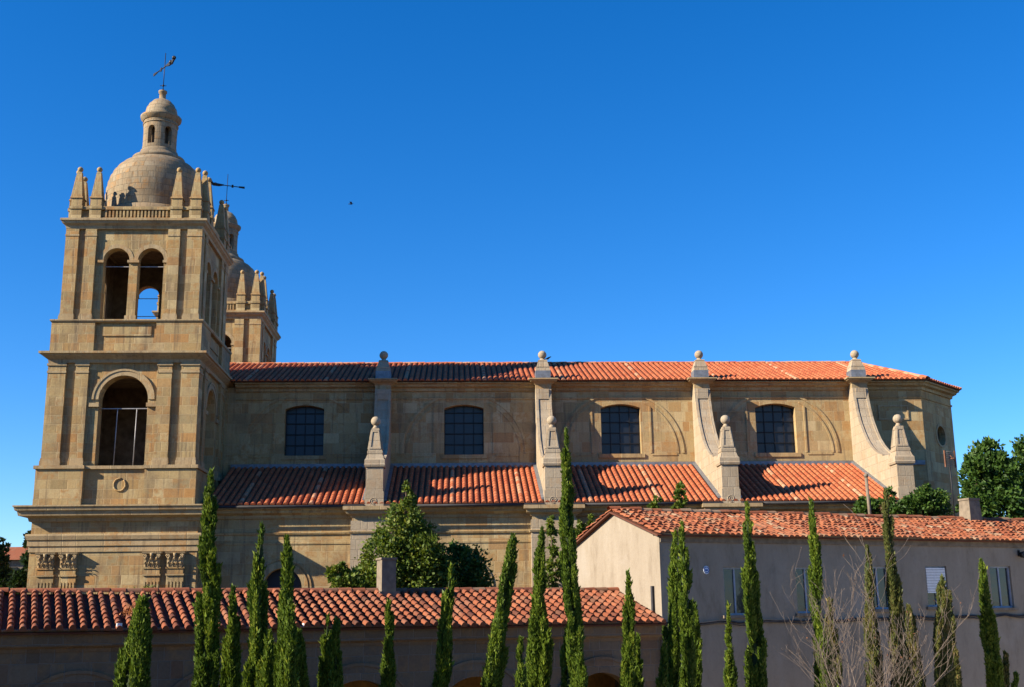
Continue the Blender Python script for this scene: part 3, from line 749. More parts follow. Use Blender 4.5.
mb.box(TCX-UX+.05, TCX+UX-.05, TCY-UY+.05, TCY+UY-.05, 18.25, 18.7); mb.build('top_cornice', M['trim_stone'], tower)
# parapet
VX, VY = 2.95, 3.03
mb = MB(); tops = []
for k in range(4):
    t = face_tf(k, VX, VY); s_ = 1 if k % 2 == 0 else VY/VX; L = VX if k % 2 == 0 else VY-.22
    mb.box(-L, L, .06, .22, 18.7, 19.22, t)
    nb = 17; span = 1.42*s_
    for j in range(nb+1):
        a = -span+2*span*j/nb; mb.box(a-.042, a+.042, -.06, .07, 18.78, 19.18, t)
    mb.box(-L-.02, L+.02, -.10 if k % 2 == 0 else -.097, .25, 19.18, 19.34, t); mb.box(-L, L, -.08 if k % 2 == 0 else -.077, .06, 18.7, 18.79, t)
    FS = ((-2.83, -1.92, 1.87, 2.76) if k % 2 == 0 else (-2.5, -1.6, 1.6, 2.5))
    for a in FS: tops.append((k, a))
mb.build('parapet', M['tower_stone'], tower)
fin0 = None
for k, a in tops:
    t = face_tf(k, VX, VY); wx, wy, _ = t(a, (.14 if k % 2 == 0 else -.06), 0)
    if fin0 is None:
        f = MB(); f.box(wx-.27, wx+.27, wy-.26, wy+.26, 18.7, 19.2); f.box(wx-.31, wx+.31, wy-.30, wy+.30, 19.2, 19.36); f.box(wx-.265, wx+.265, wy-.255, wy+.255, 19.36, 19.74)
        f.frustum(wx, wy, 19.74, .60, 19.82, .56); f.frustum(wx, wy, 19.82, .50, 21.12, .2); f.lathe(wx, wy, [(.08, 21.1), (.06, 21.16)], 10)
        fin0 = f.build('finial', M['tower_stone'], tower)
        b_ = MB(); b_.ball((wx, wy, 21.27), .135, 12, 7); b_.build('ball', M['tower_stone'], fin0)
        f0 = (wx, wy)
    else:
        c = copy_tree(fin0, tower); c.location = (wx-f0[0], wy-f0[1], 0)
# dome and lantern
DX = -15.12
mb = MB(); mb.lathe(DX, TCY, [(2.62, 18.7), (2.62, 19.72), (2.55, 19.76), (2.5, 19.76)], 40)
crs = [(2.45, 19.76), (2.47, 20.3), (2.46, 20.75), (2.43, 21.1), (2.37, 21.42), (2.28, 21.72), (2.14, 22.02), (1.95, 22.29), (1.71, 22.52), (1.42, 22.71), (1.1, 22.84)]
prof = []
for i, (r, z) in enumerate(crs):
    prof.append((r, z))
    if 0 < i < len(crs)-1: prof.append((r-.045, z+.012))
mb.lathe(DX, TCY, prof, 110, smooth=False); mb.build('dome', M['dome_stone'], tower)
mb = MB(); mb.lathe(DX, TCY, [(1.22, 22.74), (1.29, 22.78), (1.31, 22.86), (1.29, 22.94), (1.2, 22.97), (1.18, 23.0), (1.02, 23.12), (.93, 23.24), (.91, 23.34), (.85, 23.38)], 36)
lt = mb.build('lantern_base', M['dome_stone'], tower)
mb = MB()
NW = 6; hwid = .19
import itertools
for j in range(NW):             # drum built as eight curved walls with an arched slot between them
    ac = -math.pi/2-.30+2*math.pi*j/NW; da = hwid/.84
    a0, a1 = ac+da, ac+2*math.pi/NW-da; n = 5
    for zz0, zz1 in ((23.36, 24.98),):
        for i in range(n):
            t0, t1_ = a0+(a1-a0)*i/n, a0+(a1-a0)*(i+1)/n
            P = [(DX+r*math.cos(tt), TCY+r*math.sin(tt)) for tt, r in ((t0, .84), (t1_, .84), (t1_, .6), (t0, .6))]
            mb.hexa([(x, y, zz0) for x, y in P]+[(x, y, zz1) for x, y in P])
    m = 10                       # arch head and sill of the slot
    for i in range(m):
        q0, q1 = -1+2*i/m, -1+2*(i+1)/m
        t0, t1_ = ac+da*q0, ac+da*q1
        za, zb = 24.34+hwid*math.sqrt(max(0, 1-q0*q0)), 24.34+hwid*math.sqrt(max(0, 1-q1*q1))
        P = [(DX+r*math.cos(tt), TCY+r*math.sin(tt)) for tt, r in ((t0, .84), (t1_, .84), (t1_, .6), (t0, .6))]
        mb.hexa([(P[0][0], P[0][1], za), (P[1][0], P[1][1], zb), (P[2][0], P[2][1], zb), (P[3][0], P[3][1], za)]+[(x, y, 24.98) for x, y in P])
        mb.hexa([(x, y, 23.36) for x, y in P]+[(x, y, 23.56) for x, y in P])
mb.lathe(DX, TCY, [(.845, 24.74), (.88, 24.75), (.88, 24.80), (.845, 24.81)], 32)
mb.build('lantern', M['dome_stone'], tower)
mb = MB(); mb.lathe(DX, TCY, [(.42, 23.4), (.42, 24.97)], 16); mb.build('lantern_shade_core', M['inner_shade'], tower)  # dark cylinder added so the slots read as shaded, not see-through
mb = MB(); mb.lathe(DX, TCY, [(r_, z_-.10) for r_, z_ in [(.5, 25.04), (.88, 25.05), (.9, 25.14), (1.0, 25.2), (1.02, 25.32), (.86, 25.36), (.8, 25.40), (.79, 25.6), (.74, 25.82), (.715, 25.83), (.63, 26.03), (.605, 26.04), (.46, 26.22), (.44, 26.225), (.2, 26.36), (.165, 26.4), (.165, 26.68), (.215, 26.72), (.215, 26.82), (.02, 26.83)]], 32)
mb.build('lantern_cap', M['dome_stone'], tower)
# second tower: the same tower behind the nave
tower2 = copy_tree(tower); tower2.location = (TCX, TCY+17.1, GZ)
tower2['label'] = 'farther bell tower mostly hidden behind the nearer one, its pinnacles rising above the church roof'

# weather vanes
def vane(name, loc, label, ang, tail):
    t = thing(name, label, 'weather vane', loc, 'iron weather vanes on the towers')
    x, y, z = loc
    p = MB(); p.tube([(x, y, z), (x, y, z+.12)], [.1, .05], 8); p.tube([(x, y, z), (x+.03, y, z+2.15)], .022, 6); p.ball((x, y, z+.32), .06, 8, 6)
    p.box(x-.16, x+.16, y-.012, y+.012, z+.3, z+.33); p.build('pole', M['iron'], t)
    a = MB(); d = Vector((math.cos(ang), math.sin(ang), 0)); c = Vector((x, y, z+1.35)); up = Vector((0, 0, 1)); sd = d.cross(up)
    a.tube([c-d*tail, c+d*.95], .03, 6)
    def plate(pts, th=.02):
        n = len(pts); P = [c+d*q+up*w-sd*th for q, w in pts]+[c+d*q+up*w+sd*th for q, w in pts]
        a.add(P, [tuple(range(n)), tuple(reversed(range(n, 2*n)))]+[(i, (i+1) % n, n+(i+1) % n, n+i) for i in range(n)])
    plate([(-tail-.1, -.07), (-tail+.28, -.05), (-tail+.28, .05), (-tail-.1, .07)]); plate([(-.42, -.1), (-.3, -.1), (-.3, .1), (-.42, .1)])
    plate([(.2, -.02), (.5, -.11), (.9, -.11), (1.08, .02), (1.04, .06), (1.2, .1), (1.14, .19), (1.0, .2), (.9, .09), (.7, .08), (.45, .06), (.2, .04)], .035)
    a.ball(c+d*1.05+up*.14, .11, 8, 6); a.ball(c+d*.75+up*.0, .12, 8, 6); a.build('arrow', M['iron'], t); return t
vane('weather_vane', (DX, TCY, 26.72), 'iron weather vane on top of the nearer, left-hand dome', math.radians(-50), 1.1)
vane('weather_vane', (DX, TCY+17.1, 26.72), 'iron weather vane on the lantern of the farther tower', math.radians(200), 1.05)

# ================================================================== HOUSE FRAME (rotated buildings in front of the church)
TH = math.radians(20.5)
HU = Vector((math.cos(TH), math.sin(TH), 0)); HV = Vector((-math.sin(TH), math.cos(TH), 0))
HC = atY(661.5, 600, 36.0); HC.z = 0
def Hp(u, v, z): p = HC+HU*u+HV*v; return (p.x, p.y, z)
def onH(px, py, v=0.):          # pixel -> (u, z) on the plane parallel to the house front
    d = ray(px, py); o = HC+HV*v; t = o.dot(HV)/d.dot(HV); P = d*t; return ((P-HC).dot(HU), P.z)
zE = onH(661.5, 535.2)[1]          # top of the house wall
def onG(px, py):                 # pixel on the gable wall plane u=0 -> (v,z)
    d = ray(px, py); t = HC.dot(HU)/d.dot(HU); P = d*t; return ((P-HC).dot(HV), P.z)
va, za = onG(614, 513.5); vb, zb = onG(575, 551); vr, zr = onG(617.5, 590)
HW = 2*va+.6; HL = 24.0
house = thing('house', 'long grey rendered house with mottled tile roof and bright gable at its left end', 'house', Hp(9, 3, GZ))
wins = [((723, 750), (567, 615)), ((795, 820), (567, 613)), ((867, 891.7), (566.3, 609)), ((925, 950), (566, 606.5)), ((989, 1014.5), (566, 607.6))]
WR = []
for (x0, x1), (y0, y1) in wins:
    u0, z1 = onH(x0, y0); u1, z0 = onH(x1, y1); WR.append((u0, u1, z0, z1))
zt = sum(w[3] for w in WR)/5; zbm = sum(w[2] for w in WR)/5
zt = WR[0][3]; 
mb = MB()
mb.slab([(0, GZ), (HL, GZ), (HL, zE), (0, zE)], [[(a, c), (b, c), (b, d), (a, d)] for a, b, c, d in WR], Hp, 0, .35)
gab = [(0.352, GZ), (HW, GZ), (HW, za-(HW-va)*(za-zE)/va), (va, za), (0.352, zE+(za-zE)*.352/va)]
mb.slab(gab, [], lambda v, d, z: Hp(d, v, z), 0, .3); mb.slab(gab, [], lambda v, d, z: Hp(HL-d, v, z), 0, .3)
mb.box(.3, HL-.3, HW-.3, HW, GZ, zE-.4, Hp)
mb.build('wall', M['plaster'], house)
mb = MB(); mb.sweep([(-.05, zE-.22), (.05, zE-.2), (.06, zE-.05), (.16, zE), (.2, zE+.06), (-.05, zE+.08)], [Hp(.02, 0, 0)[:2], Hp(HL, 0, 0)[:2]], False)
mb.build('eave_moulding', M['cement'], house)
for i, (a, b, c, d) in enumerate(WR):
    f = MB(); e = .06
    f.box(a, a+e, .08, .16, c, d, Hp); f.box(b-e, b, .08, .16, c, d, Hp); f.box(a+e, b-e, .08, .16, d-e, d, Hp); f.box(a+e, b-e, .08, .16, c, c+e, Hp)
    f.box((a+b)/2-.028, (a+b)/2+.028, .09, .15, c+e, d-e, Hp)
    w_ = f.build('window', M['bluepaint'], house)
    p = MB(); p.box(a+e, b-e, .125, .14, c+e, d-e, Hp); p.build('pane', M['hglass'], w_)
    q = MB(); q.box(a-.1, b+.1, -.08, .05, c-.09, c-.003, Hp); q.build('sill', M['cement'], w_)
    if i == 3:
        s_ = MB()
        n = 16
        for k in range(n):
            z0 = c+.45+(d-c-.5)*k/n; s_.box(a+.05, b-.05, .03, .07, z0, z0+(d-c-.5)/n-.012, Hp)
        s_.build('roller_shutter', M['white'], w_)
# house roof
ov = .24; dz = (za-zE)/va
mb = MB(); pan = MB()
hs1 = Vector((0, 1, dz)).normalized(); Wf = (HV+Vector((0, 0, dz))).normalized(); Wb = (-HV+Vector((0, 0, dz))).normalized()
SLh = math.hypot(va+ov, dz*(va+ov))
E0 = Vector(Hp(-.16, -ov, zE+.07-dz*ov)); E1 = Vector(Hp(-.16, HW+ov, za+.07-dz*(HW-va+ov))); SLb = math.hypot(HW-va+ov, dz*(HW-va+ov))
tile_roof(mb, pan, E0, HU, Wf, lambda u: 0, lambda u: SLh, 0, HL+.3, pitch=.225, course=.34, jit=.8, w=.78, h=.28, seg=5, lift=.025)
tile_roof(mb, pan, E1, HU, Wb, lambda u: 0, lambda u: SLb, 0, HL+.3, pitch=.225, course=.34, jit=1.0, w=.78, h=.28, seg=4)
ridge_tiles(mb, Hp(-.18, va, za+.14), Hp(HL+.2, va, za+.14), .11, .38, pale=.25, jit=.02)
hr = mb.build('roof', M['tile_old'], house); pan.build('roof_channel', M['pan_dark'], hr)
def chimney_on(parent, uv, zb0, zt0, w0, w1, mat, capm=None):
    u, v = uv; c = MB()
    p = [Hp(u+a*w0/2, v+b*w0/2, zb0) for a, b in ((-1, -1), (1, -1), (1, 1), (-1, 1))]+[Hp(u+a*w1/2, v+b*w1/2, zt0) for a, b in ((-1, -1), (1, -1), (1, 1), (-1, 1))]
    c.hexa(p); w2 = w1+.06
    p = [Hp(u+a*w2/2, v+b*w2/2, zt0) for a, b in ((-1, -1), (1, -1), (1, 1), (-1, 1))]; c.hexa(p+[(x, y, z+.07) for x, y, z in p])
    return c.build('chimney', mat, parent)
uc, zc = onH(968, 520, va); u1_, zc1 = onH(968, 501, va)
chimney_on(hr, (uc, va-.15), za-.3, zc1, .62, .50, M['cement'])
# flue pipe
up_, zp = onH(866.5, 474, va+.6)
mb = MB(); mb.tube([Hp(up_+.02, va+.6, za-.4), Hp(up_-.03, va+.6, zp-.12)], .06, 10); mb.tube([Hp(up_-.03, va+.6, zp-.12), Hp(up_-.03, va+.6, zp)], .08, 10)
mb.build('flue_pipe', M['cement'], hr)
# television aerial
ua, zA0 = onH(954.5, 514, va+.5); _, zA1 = onH(954.5, 452, va+.5)
ae = thing('television_aerial', 'television aerial with a square bar grid, on a thin mast beside the apse', 'aerial', Hp(ua, va+.5, za-.05))
mb = MB(); mb.tube([Hp(ua, va+.5, za-.25), Hp(ua, va+.5, zA1)], .028, 6); mb.build('mast', M['iron'], ae)
mb = MB()
gw = .25; gz0, gz1 = onH(952, 467.5, va+.5)[1], onH(952, 451, va+.5)[1]
for k in range(8):
    z = gz0+(gz1-gz0)*(k+.5)/8; mb.tube([Hp(ua-gw, va+.45, z), Hp(ua+gw, va+.45, z)], .014, 5)
mb.build('grid', M['steel'], ae)
mb = MB()
for q in (-gw, gw): mb.box(ua+q-.025, ua+q+.025, va+.42, va+.48, gz0, gz1, Hp)
mb.tube([Hp(ua-.12, va+.3, (gz0+gz1)/2+.1), Hp(ua+.12, va+.3, (gz0+gz1)/2-.1)], .02, 5); mb.tube([Hp(ua, va+.5, (gz0+gz1)/2), Hp(ua, va+.2, (gz0+gz1)/2)], .02, 5)
mb.build('dipole', M['rust'], ae)
# things fixed to the house
mb = MB()
us, zs0 = onH(662, 622.5); ue, ze0 = onH(1024, 614)
zc_ = (zs0+ze0)/2; pts = []
n = 70
for k in range(n+1):
    u = us+(HL-.5-us)*k/n; sag = .05*math.sin(k*.55)**2+.02*math.sin(k*1.7)
    pts.append(Hp(u, -.05, zs0+(ze0-zs0)*(u-us)/(ue-us)-sag))
mb.tube(pts, .03, 5); mb.tube([(x, y-.02, z-.06-.02*math.sin(i*.9)) for i, (x, y, z) in enumerate(pts)], .02, 5)
tag(recenter(mb.build('cable', M['gutter'])), 'dark cable running level along the grey house front below its windows', 'cable')
upq, zpq = onH(706, 570)
pq = thing('plaque', 'small round blue and white enamel plaque on the grey wall', 'plaque', Hp(upq, 0, zpq))
mb = MB(); mb.slab([(upq+.1*math.cos(t*math.pi/12), zpq+.125*math.sin(t*math.pi/12)) for t in range(24)], [], Hp, -.03, .0); mb.build('disc', M['plaque'], pq)
mb = MB(); mb.ring((upq, zpq), .075, .098, Hp, -.036, -.028, 0, 2*math.pi, 24); mb.box(upq-.05, upq+.05, -.036, -.028, zpq-.03, zpq+.02, Hp); mb.build('emblem', M['plaqueblue'], pq)
ul, zl = onH(1018.5, 555)
lp = thing('wall_lamp', 'small dark round wall lamp under the eave at the right edge', 'wall lamp', Hp(ul, 0, zl))
mb = MB()
def lampring(v, r): return [Hp(ul+r*math.cos(2*math.pi*k/14), v, zl+r*math.sin(2*math.pi*k/14)) for k in range(14)]
R_ = [lampring(-.02, .05), lampring(-.1, .09), lampring(-.26, .125), lampring(-.28, .10)]
mb.add([p for r in R_ for p in r], [(j*14+k, j*14+(k+1) % 14, (j+1)*14+(k+1) % 14, (j+1)*14+k) for j in range(3) for k in range(14)]+[tuple(range(42, 56))]); mb.build('shade', M['iron'], lp)
mb = MB(); mb.box(ul-.03, ul+.03, -.06, .0, zl-.05, zl+.16, Hp); mb.build('bracket', M['iron'], lp)
v_, z_ = onG(653.5, 586); v2, z2 = onG(654.5, 612)
mb = MB(); mb.box(v_-.05, v_+.05, -.08, -.003, z2, z_, lambda v, d, z: Hp(d, v, z)); mb.tube([Hp(-.04, v_, z2), Hp(-.04, v_+.25, z2-.35)], .03, 6)
tag(recenter(mb.build('drainpipe', M['gutter'])), 'short dark drainpipe stub on the bright gable wall above low roof', 'drainpipe')

yd = MB(); yd.box(-1.5, HL+40, -20, -.01, GZ-.1, GZ+.03, Hp); tag(yd.build('path', simple('added_bounce_strip', (.56, .46, .34), .95, nscale=.8, var=.15)), None, None, kind='structure')  # unseen pale strip, added to bounce warm light onto the house front
# ================================================================== LOW GALLERY BUILDING
LV, LB = .12, 6.6
LL = -26.0
low = thing('gallery', 'low stone gallery with weathered barrel tile roof in front of the church', 'building', Hp(-11, 3, GZ))
arches = []
for px, py in ((78, 686), (218, 686), (360, 678), (476, 676), (602, 675)):
    u, z = onH(px, py, LV); arches.append((u, z))
zap = sum(a[1] for a in arches[2:])/3
mb = MB(); holes = [arch_hole(u-1.15, u+1.15, GZ+.6, zap-1.15) for u, z in arches]
ltf = lambda a, d, z: Hp(a, d, z)
zcor = -.62
mb.slab([(LL, GZ), (-.003, GZ), (-.003, zcor), (LL, zcor)], holes, ltf, LV, LV+.5)
mb.box(LL, -.003, LB-.4, LB, GZ, -.1, Hp); mb.box(LL, LL+.4, LV+.5, LB-.4, GZ, -.1, Hp)
mb.build('wall', M['low_stone'], low)
mb = MB(); mb.box(LL+.4, -.01, LV+3.0, LV+3.2, GZ, -.3, Hp); mb.build('back_wall', M['ochre'], low)
for u, z in arches:
    a = MB(); a.ring((u, zap-1.15), 1.15, 1.52, ltf, LV-.03, LV+.05, n=24); a.ring((u, zap-1.15), 1.52, 1.60, ltf, LV-.06, LV+.05, n=24); a.build('arch', M['low_stone'], low)
mb = MB(); mb.sweep([(-.2, -.66), (.02, -.64), (.05, -.56), (.16, -.5), (.2, -.2), (.3, -.14), (.3, -.1), (-.2, -.06)], [Hp(LL, LV, 0)[:2], Hp(-.004, LV, 0)[:2]], False)
mb.build('cornice', M['low_stone'], low)
eu, ez = onH(300, 629.3, -.25)
vrun = vr+.25; zrdg = zr-.07
Wl = (HV*vrun+Vector((0, 0, zrdg-ez))).normalized(); SLl = math.hypot(vrun, zrdg-ez)
mb = MB(); pan = MB()
tile_roof(mb, pan, Hp(LL-.1, -.25, ez), HU, Wl, lambda u: 0, lambda u: SLl, 0, -LL+.09, pitch=.275, course=.37, w=.60, h=.42, jit=.3, seg=6, lift=.014)
Wl2 = (-HV*vrun+Vector((0, 0, zrdg-ez))).normalized()
tile_roof(mb, pan, Hp(LL-.1, vr+vrun, ez), HU, Wl2, lambda u: 0, lambda u: SLl, 0, -LL+.09, pitch=.275, course=.36, w=.66, h=.36, jit=.35, seg=4)
ridge_tiles(mb, Hp(LL-.1, vr, zrdg+.06), Hp(-.02, vr, zrdg+.06), .12, .42, pale=.1)
lr = mb.build('roof', M['tile_low'], low); pan.build('roof_channel', M['pan_dark'], lr)
mb = MB()
for px in (306, 497, 119.5):     # bright mortar plugs under a few eave tiles
    u, z = onH(px, 626, -.27); mb.lathe(0, 0, [(.001, 0), (.06, 0), (.07, .03), (.001, .05)], 8) if False else mb.box(u-.06, u+.06, -.30, -.12, z-.02, z+.07, Hp)
mb.build('mortar_plug', M['white'], lr)
uch, zch = onH(386, 558, vr-.1); _, zc0 = onH(386, 592, vr-.3)
c = MB(); w = .22
c.box(uch-w, uch+w, vr-.42, vr+.1, zrdg-.3, zch-.06, Hp); c.box(uch-w-.03, uch+w+.03, vr-.45, vr+.13, zch-.06, zch, Hp); c.box(uch-w-.08, uch+w+.1, vr-.52, vr+.16, zrdg-.25, zrdg+.03, Hp)
c.build('chimney', M['cement'], lr)

# ================================================================== PLANTS
def quick_mesh(name, V, Fq, rnd, mat, parent=None, base=(0, 0, 0)):
    me = bpy.data.meshes.new(name); V = np.asarray(V, np.float32)-np.asarray(base, np.float32); n = len(V); m = len(Fq); k = Fq.shape[1]
    me.vertices.add(n); me.vertices.foreach_set('co', V.ravel()); me.loops.add(m*k); me.loops.foreach_set('vertex_index', Fq.astype(np.int32).ravel())
    me.polygons.add(m); me.polygons.foreach_set('loop_start', np.arange(0, m*k, k, dtype=np.int32)); me.polygons.foreach_set('loop_total', np.full(m, k, np.int32))
    a = me.attributes.new('rnd', 'FLOAT', 'FACE'); a.data.foreach_set('value', np.asarray(rnd, np.float32)); me.update(calc_edges=True); me.validate()
    me.materials.append(mat); ob = bpy.data.objects.new(name, me); COL.objects.link(ob)
    if parent: ob.parent = parent
    return ob
def norm(a): return a/np.maximum(1e-9, np.linalg.norm(a, axis=1, keepdims=True))
def cards(P, D, S, L, Wd, bend=.15):
    """kite shaped leaves: P base, D direction, S side, folded a little along the midrib"""
    N = np.cross(D, S); L = L[:, None]; Wd = Wd[:, None]
    a = P; b = P+D*L*.45+S*Wd*.5+N*L*bend*.5; c = P+D*L; d = P+D*L*.45-S*Wd*.5+N*L*bend*.5
    V = np.stack([a, b, c, d], 1).reshape(-1, 3); return V, np.arange(len(V)).reshape(-1, 4)
def cypress(top, bot, rad, label, dry=0., dens=1., lean=0.):
    """top, bot: axis points; bot is where it leaves the picture, the stem goes on to the ground"""
    top, bot = np.array(top), np.array(bot)
    ax = (bot-top); base = bot+ax/abs(ax[2])*(bot[2]-GZ)*np.array([.35, .35, 1]); base[2] = GZ
    root = thing('cypress', label, 'cypress tree', tuple(base), 'slender cypresses in front of the buildings')
    H = np.linalg.norm(top-bot); h = top[2]-GZ
    sd = rng.integers(1e6); ph = rng.uniform(0, 6.28, 8); fr = rng.uniform(.7, 2.2, 8)
    def axis(t):                 # t 0 top .. 1 at bot .. beyond to the ground
        t = np.asarray(t)[:, None]; tg = 1+(bot[2]-GZ)/max(.2, top[2]-bot[2])
        p = np.where(t <= 1, top+(bot-top)*t, bot+(base-bot)*np.clip((t-1)/(tg-1), 0, 1))
        z = p[:, 2:3]; w = .022*np.minimum(1, t*3)
        return p+np.concatenate([np.sin(z*1.6+ph[0])*w, np.sin(z*1.3+ph[1])*w, 0*z], 1)
    tg = 1+(bot[2]-GZ)/max(.2, top[2]-bot[2])
    pe = rng.uniform(.5, .85) if rad < .42 else 1.0
    def prof(t):
        tt = np.clip(t, 0, None); r = np.where(tt < 1, .14*np.minimum(1, tt*10)+.86*np.clip(tt, 0, 1)**pe, 1+.15*(tt-1)); g = np.clip((tg-tt)/.18, .25, 1)
        return rad*r*g
    tv = min(tg, 1.3); VV = []; CC = []; npl = int((12+10*H*min(1.6, (.30/rad)**.5))*dens)
    zlen = H
    for k in range(npl):
        if k == 0: t0, t1, a, d, w = .12, -.01, 0, 0., .55
        else:
            t0 = rng.uniform(.08, 1)**.85*tv; a = rng.uniform(0, 6.283); R0 = prof(np.array([t0]))[0]
            ln = R0*rng.uniform(2.6, 6.5); t1 = max(.01, t0-ln/H); d = rng.uniform(.32, .80); w = rng.uniform(.28, .50)
        R0, R1 = prof(np.array([t0, max(0, t1)])); o = np.array([math.cos(a), math.sin(a), 0])
        p0 = axis(np.array([t0]))[0]+o*R0*d*.8; p1 = axis(np.array([max(0, t1)]))[0]+o*(R1*d*rng.uniform(.9, 1.6)+rng.uniform(0, .045))
        if k == 0: p1 = top.copy()
        L_ = np.linalg.norm(p1-p0); rp = R0*w
        n = int((120+9500*L_*rp)*1.25)
        s_ = rng.uniform(0, 1, n)**.9; aa = rng.uniform(0, 6.283, n); up = (p1-p0)/L_
        wr = rp*(np.clip(s_, .02, 1)**.45)*(1-s_)**.55*1.55*(1-.4*rng.uniform(0, 1, n)**2)*(1+.22*np.sin(s_*19+3*aa+k))
        out = np.stack([np.cos(aa), np.sin(aa), 0*aa], 1)
        P = p0+(p1-p0)*s_[:, None]+out*wr[:, None]
        D = norm(up+out*rng.uniform(.1, .6, n)[:, None]+rng.normal(0, .17, (n, 3))); S = norm(np.cross(D, out+rng.normal(0, .7, (n, 3))))
        L = rng.uniform(.035, .10, n); L = np.where(rng.uniform(0, 1, n) < .05, L*1.8, L)
        V, Fq = cards(P, D, S, L, L*rng.uniform(.26, .46, n)); VV.append(V)
        c0 = rng.uniform(.25, .7); cc = np.clip(c0+rng.normal(0, .18, n)+.12*(s_-.5), 0, 1)
        if dry: cc = np.clip(cc+dry*.45*(rng.uniform() < .5)*np.clip(t0, 0, 1), 0, 1)
        CC.append(cc)
    V = np.concatenate(VV); quick_mesh('crown', V, np.arange(len(V)).reshape(-1, 4), np.concatenate(CC), M['cypress_dry' if dry else 'cypress'], root, base)
    # dense dark inner foliage
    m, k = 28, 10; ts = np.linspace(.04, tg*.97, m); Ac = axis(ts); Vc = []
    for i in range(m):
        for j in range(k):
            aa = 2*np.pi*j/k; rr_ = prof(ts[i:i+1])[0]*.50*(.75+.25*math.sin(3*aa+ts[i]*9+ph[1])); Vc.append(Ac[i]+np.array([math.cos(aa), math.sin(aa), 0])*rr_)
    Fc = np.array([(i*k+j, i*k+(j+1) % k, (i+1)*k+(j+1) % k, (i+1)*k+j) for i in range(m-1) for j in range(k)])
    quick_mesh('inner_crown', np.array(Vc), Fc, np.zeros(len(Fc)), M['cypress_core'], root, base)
    tr = MB(); z1 = GZ+min(1.2, h*.2); tr.tube([(base[0], base[1], GZ-.1), (base[0]*.7+bot[0]*.3, base[1]*.7+bot[1]*.3, z1+.6)], [.11, .07], 8); tr.build('trunk', M['bark'], root)
    return root
CY = [ # tip x, tip y, x at the frame's bottom, width there, v offset, dryness, label
 (143, 600, 132, 44, -5.2, 0, 'short leaning cypress alone under the right-hand carved capitals of the tower base'),
 (211, 472, 204, 25, -6.2, 0, 'very tall dark cypress beside the right edge of the bell tower'),
 (233, 588, 232, 20, -5.5, 0, 'short slim cypress just right of the very tall cypress by the tower'),
 (262, 527, 254, 25, -6.6, 0, 'tall cypress with forked feathery tip, left of the arched aisle window'),
 (287, 537, 285, 26, -4.8, 0, 'tall dark cypress covering the arched aisle window left of the leafy tree'),
 (290, 603, 288, 19, -7.4, 0, 'bright low cypress in front of the one covering the arched window'),
 (270, 632, 266, 15, -7.0, 0, 'small low cypress wedged between the forked tall one and the bright low one'),
 (299, 633, 304, 16, -6.0, 0, 'small dark cypress right behind the bright low one'),
 (328, 617, 326, 14, -5.4, 0, 'left cypress of the short twin pair below the tiled gallery eave'),
 (336, 621, 337, 15, -6.3, 0, 'right cypress of the short twin pair below the tiled gallery eave'),
 (389, 602, 387, 15, -6.0, 0, 'thin cypress standing below the gallery chimney'),
 (451, 567, 440, 18, -6.2, 0, 'slim cypress with its tip leaning right, at right edge of the leafy tree'),
 (513, 537, 488, 23, -6.6, 0, 'strongly leaning cypress left of the upright thick one before the gallery'),
 (542, 529, 538, 25, -5.6, 0, 'thick upright cypress left of the tallest cypress'),
 (521, 639, 520, 11, -7.2, 0, 'tiny pointed cypress between the leaning cypress and the thick upright one'),
 (566, 430, 572, 25, -6.8, 0, 'tallest cypress of all, reaching the second church buttress'),
 (581, 655, 581, 12, -7.6, 0, 'tiny cypress at the foot of the tallest cypress, on its right'),
 (628, 573, 630, 15, -6.0, 0, 'thin cypress in front of the bright gable wall'),
 (638, 636, 637, 9, -5.2, 0, 'small narrow cypress hugging the right side of the gable-wall cypress'),
 (675, 533, 672, 18, -5.6, 0, 'left tall cypress of the pair at the corner of the grey house'),
 (682, 523, 690, 17, -6.4, 0, 'right tall cypress of the pair at the corner of the grey house'),
 (693, 602, 698, 12, -4.8, 0, 'low dark cypress tucked behind the right side of the house-corner pair'),
 (664, 645, 662, 11, -6.8, 0, 'low cypress tucked against the left side of the house-corner pair'),
 (728, 605, 731, 10, -4.4, 0, 'thin dark cypress before the leftmost window of the grey house'),
 (747, 503, 757, 22, -6.2, 0, 'tall dense cypress beside the right side of the leftmost house window'),
 (811, 501, 826, 20, -5.8, 0, 'tall cypress overlapping the second house window from the left'),
 (829, 600, 836, 15, -5.0, .5, 'low yellowing cypress behind the bare shrub, touching the second-window cypress'),
 (867, 546, 875, 17, -5.4, .45, 'cypress with blunt tip left of the third house window'),
 (886, 491, 902, 18, -6.0, .15, 'tall cypress right of the third house window, its tip above the house ridge'),
 (908, 606, 917, 20, -5.0, 1., 'low brownish cypress behind bare branches, between third and fourth windows'),
 (942, 578, 944, 22, -5.6, .3, 'broad ragged cypress covering the window with white shutter'),
 (950, 592, 956, 13, -4.6, .5, 'low dark cypress clinging to the right side of the ragged shutter-window cypress'),
 (981, 560, 997, 17, -5.8, 0, 'leaning cypress left of the rightmost house window'),
 (1005, 654, 1007, 9, -5.4, .6, 'small yellowing cypress at the foot of the rightmost leaning cypress'),
 (1016, 674, 1015, 6, -4.6, 0, 'tiny dark cypress tip at the bottom right corner')]
def onHv(px, py, v): u, z = onH(px, py, v); return Hp(u, v, z)
for (tx, ty, bx, wd, v, dry, lab) in CY:
    T = onHv(tx, ty, v); B = onHv(bx, 700, v)
    cypress(T, B, wd/2*.88*Vector(B).length/F, lab, dry)

